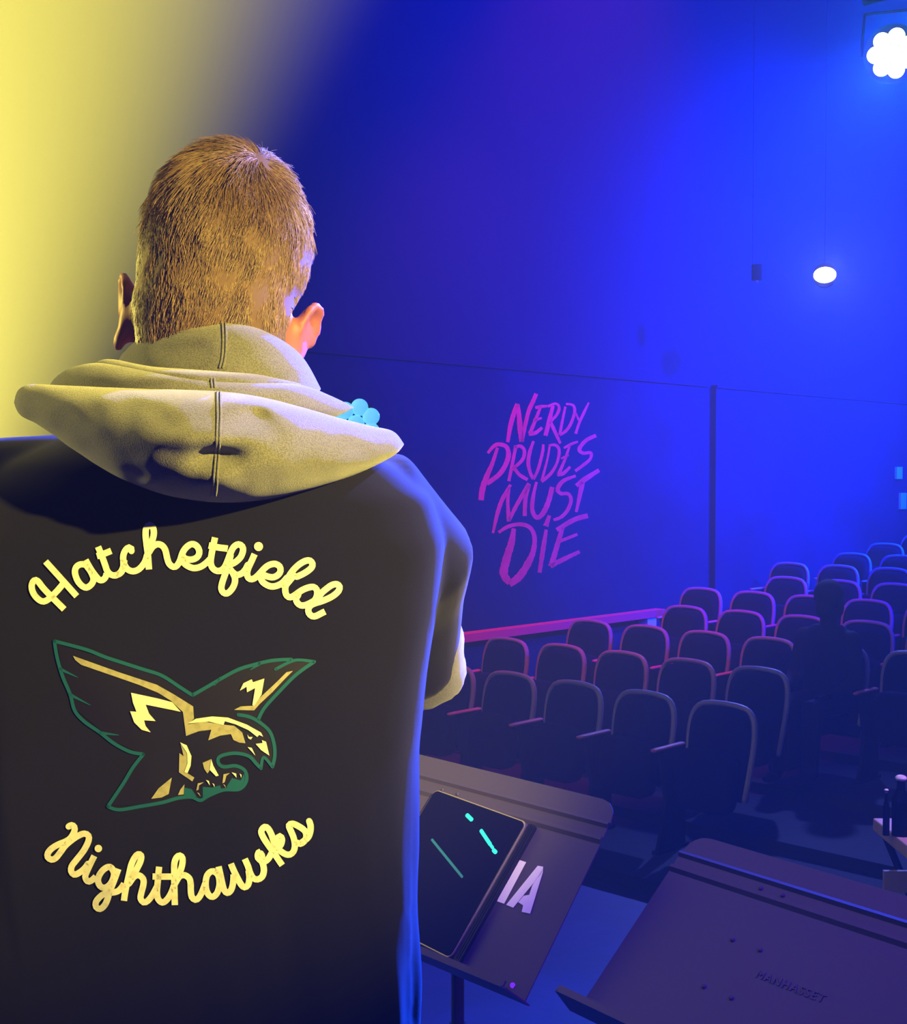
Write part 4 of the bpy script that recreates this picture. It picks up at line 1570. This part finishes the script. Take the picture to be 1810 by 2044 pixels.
# thin cap of darker roots under the strands
V, F = [], []
idx = {}
keep = []
for p in bt.polygons:
    c = HMI @ p.center
    if c.length < 0.2 and hair_ok(c) > 0.004 and abs(c.x) < 0.089 and not (abs(c.x) > 0.070 and (Vector((abs(c.x), c.y, c.z)) - Vector((0.090, 0.008, -0.064))).length < 0.036):
        keep.append(p)
for p in keep:
    f = []
    for vi in p.vertices:
        if vi not in idx:
            idx[vi] = len(V)
            V.append(bt.vertices[vi].co + bt.vertices[vi].normal * 0.0018)
        f.append(idx[vi])
    F.append(tuple(f))
cap_ = mesh_obj('hair_roots', V, F, M['scalp'], None, True)
cap_.parent = hair

# ---------------------------------------------------------------- seated audience member, third row
if SEATED:
    n, w, z = SEATED
    o = empty('person', H(n, w, z), face)
    tag(o, 'person in dark clothes seated facing the stage, a silhouette among the seats', 'person')
    mb = MB()
    mb.ellipsoid((0, 0.10, 1.20), (0.078, 0.095, 0.11))
    mb.ellipsoid((0, 0.15, 1.13), (0.055, 0.06, 0.07))
    mb.tube([(0, 0.195, 1.185), (0, 0.205, 1.155)], [0.007, 0.012], 8, 'round')
    for s in (-1, 1):
        mb.ellipsoid((s * 0.08, 0.10, 1.17), (0.008, 0.02, 0.03))
    mb.tube([(0, 0.09, 1.12), (0, 0.08, 1.0)], [0.055, 0.06], 12, 'round')
    mb.rings([sring(zz, hw, hd, 0, 0.09) for zz, hw, hd in ((0.42, 0.15, 0.10), (0.6, 0.14, 0.09), (0.8, 0.165, 0.10), (0.92, 0.17, 0.09), (0.99, 0.12, 0.07))])
    for s in (-1, 1):
        mb.tube([(s * 0.17, 0.09, 0.92), (s * 0.22, 0.12, 0.66), (s * 0.16, 0.33, 0.60)], [0.045, 0.038, 0.026], 12, 'round')
        mb.ellipsoid((s * 0.15, 0.40, 0.60), (0.035, 0.05, 0.014))
        for k in range(4):
            mb.tube([(s * (0.125 + 0.017 * k), 0.43, 0.60), (s * (0.122 + 0.017 * k), 0.49, 0.592)], 0.008, 6, 'round')
        mb.tube([(s * 0.12, 0.38, 0.605), (s * 0.105, 0.43, 0.60)], 0.009, 6, 'round')
        mb.tube([(s * 0.09, 0.12, 0.50), (s * 0.12, 0.52, 0.52), (s * 0.12, 0.54, 0.09)], [0.08, 0.06, 0.04], 14, 'round')
        mb.ellipsoid((s * 0.12, 0.60, 0.05), (0.04, 0.11, 0.035))
    b_ = mb.build('body', M['skin'])
    remesh(b_, 0.01, 3)
    b_.data.materials.clear(); b_.data.materials.append(M['black'])
    b_.parent = o
    mb = MB()
    mb.rings([sring(zz, hw, hd, 0, 0.09) for zz, hw, hd in ((0.50, 0.17, 0.125), (0.6, 0.165, 0.115), (0.8, 0.19, 0.125), (0.92, 0.20, 0.115), (0.985, 0.15, 0.09), (1.02, 0.10, 0.07))])
    for s in (-1, 1):
        mb.tube([(s * 0.17, 0.09, 0.93), (s * 0.225, 0.12, 0.66), (s * 0.17, 0.32, 0.605)], [0.066, 0.056, 0.042], 14, 'round')
    j_ = mb.build('jacket', M['black'])
    remesh(j_, 0.012, 4)
    j_.data.materials.clear(); j_.data.materials.append(M['black'])
    j_.parent = o
    mb = MB()
    mb.ellipsoid((0, 0.085, 1.225), (0.095, 0.11, 0.105))
    mb.ellipsoid((0, 0.05, 1.14), (0.09, 0.07, 0.10))
    hr_ = mb.build('hair', M['black'], None, smooth=True)
    hr_.parent = o
    mb = MB()
    for s in (-1, 1):
        mb.tube([(s * 0.09, 0.12, 0.50), (s * 0.12, 0.52, 0.52), (s * 0.12, 0.54, 0.10)], [0.088, 0.07, 0.055], 14, 'round')
    t_ = mb.build('trousers', M['black'])
    t_.parent = o
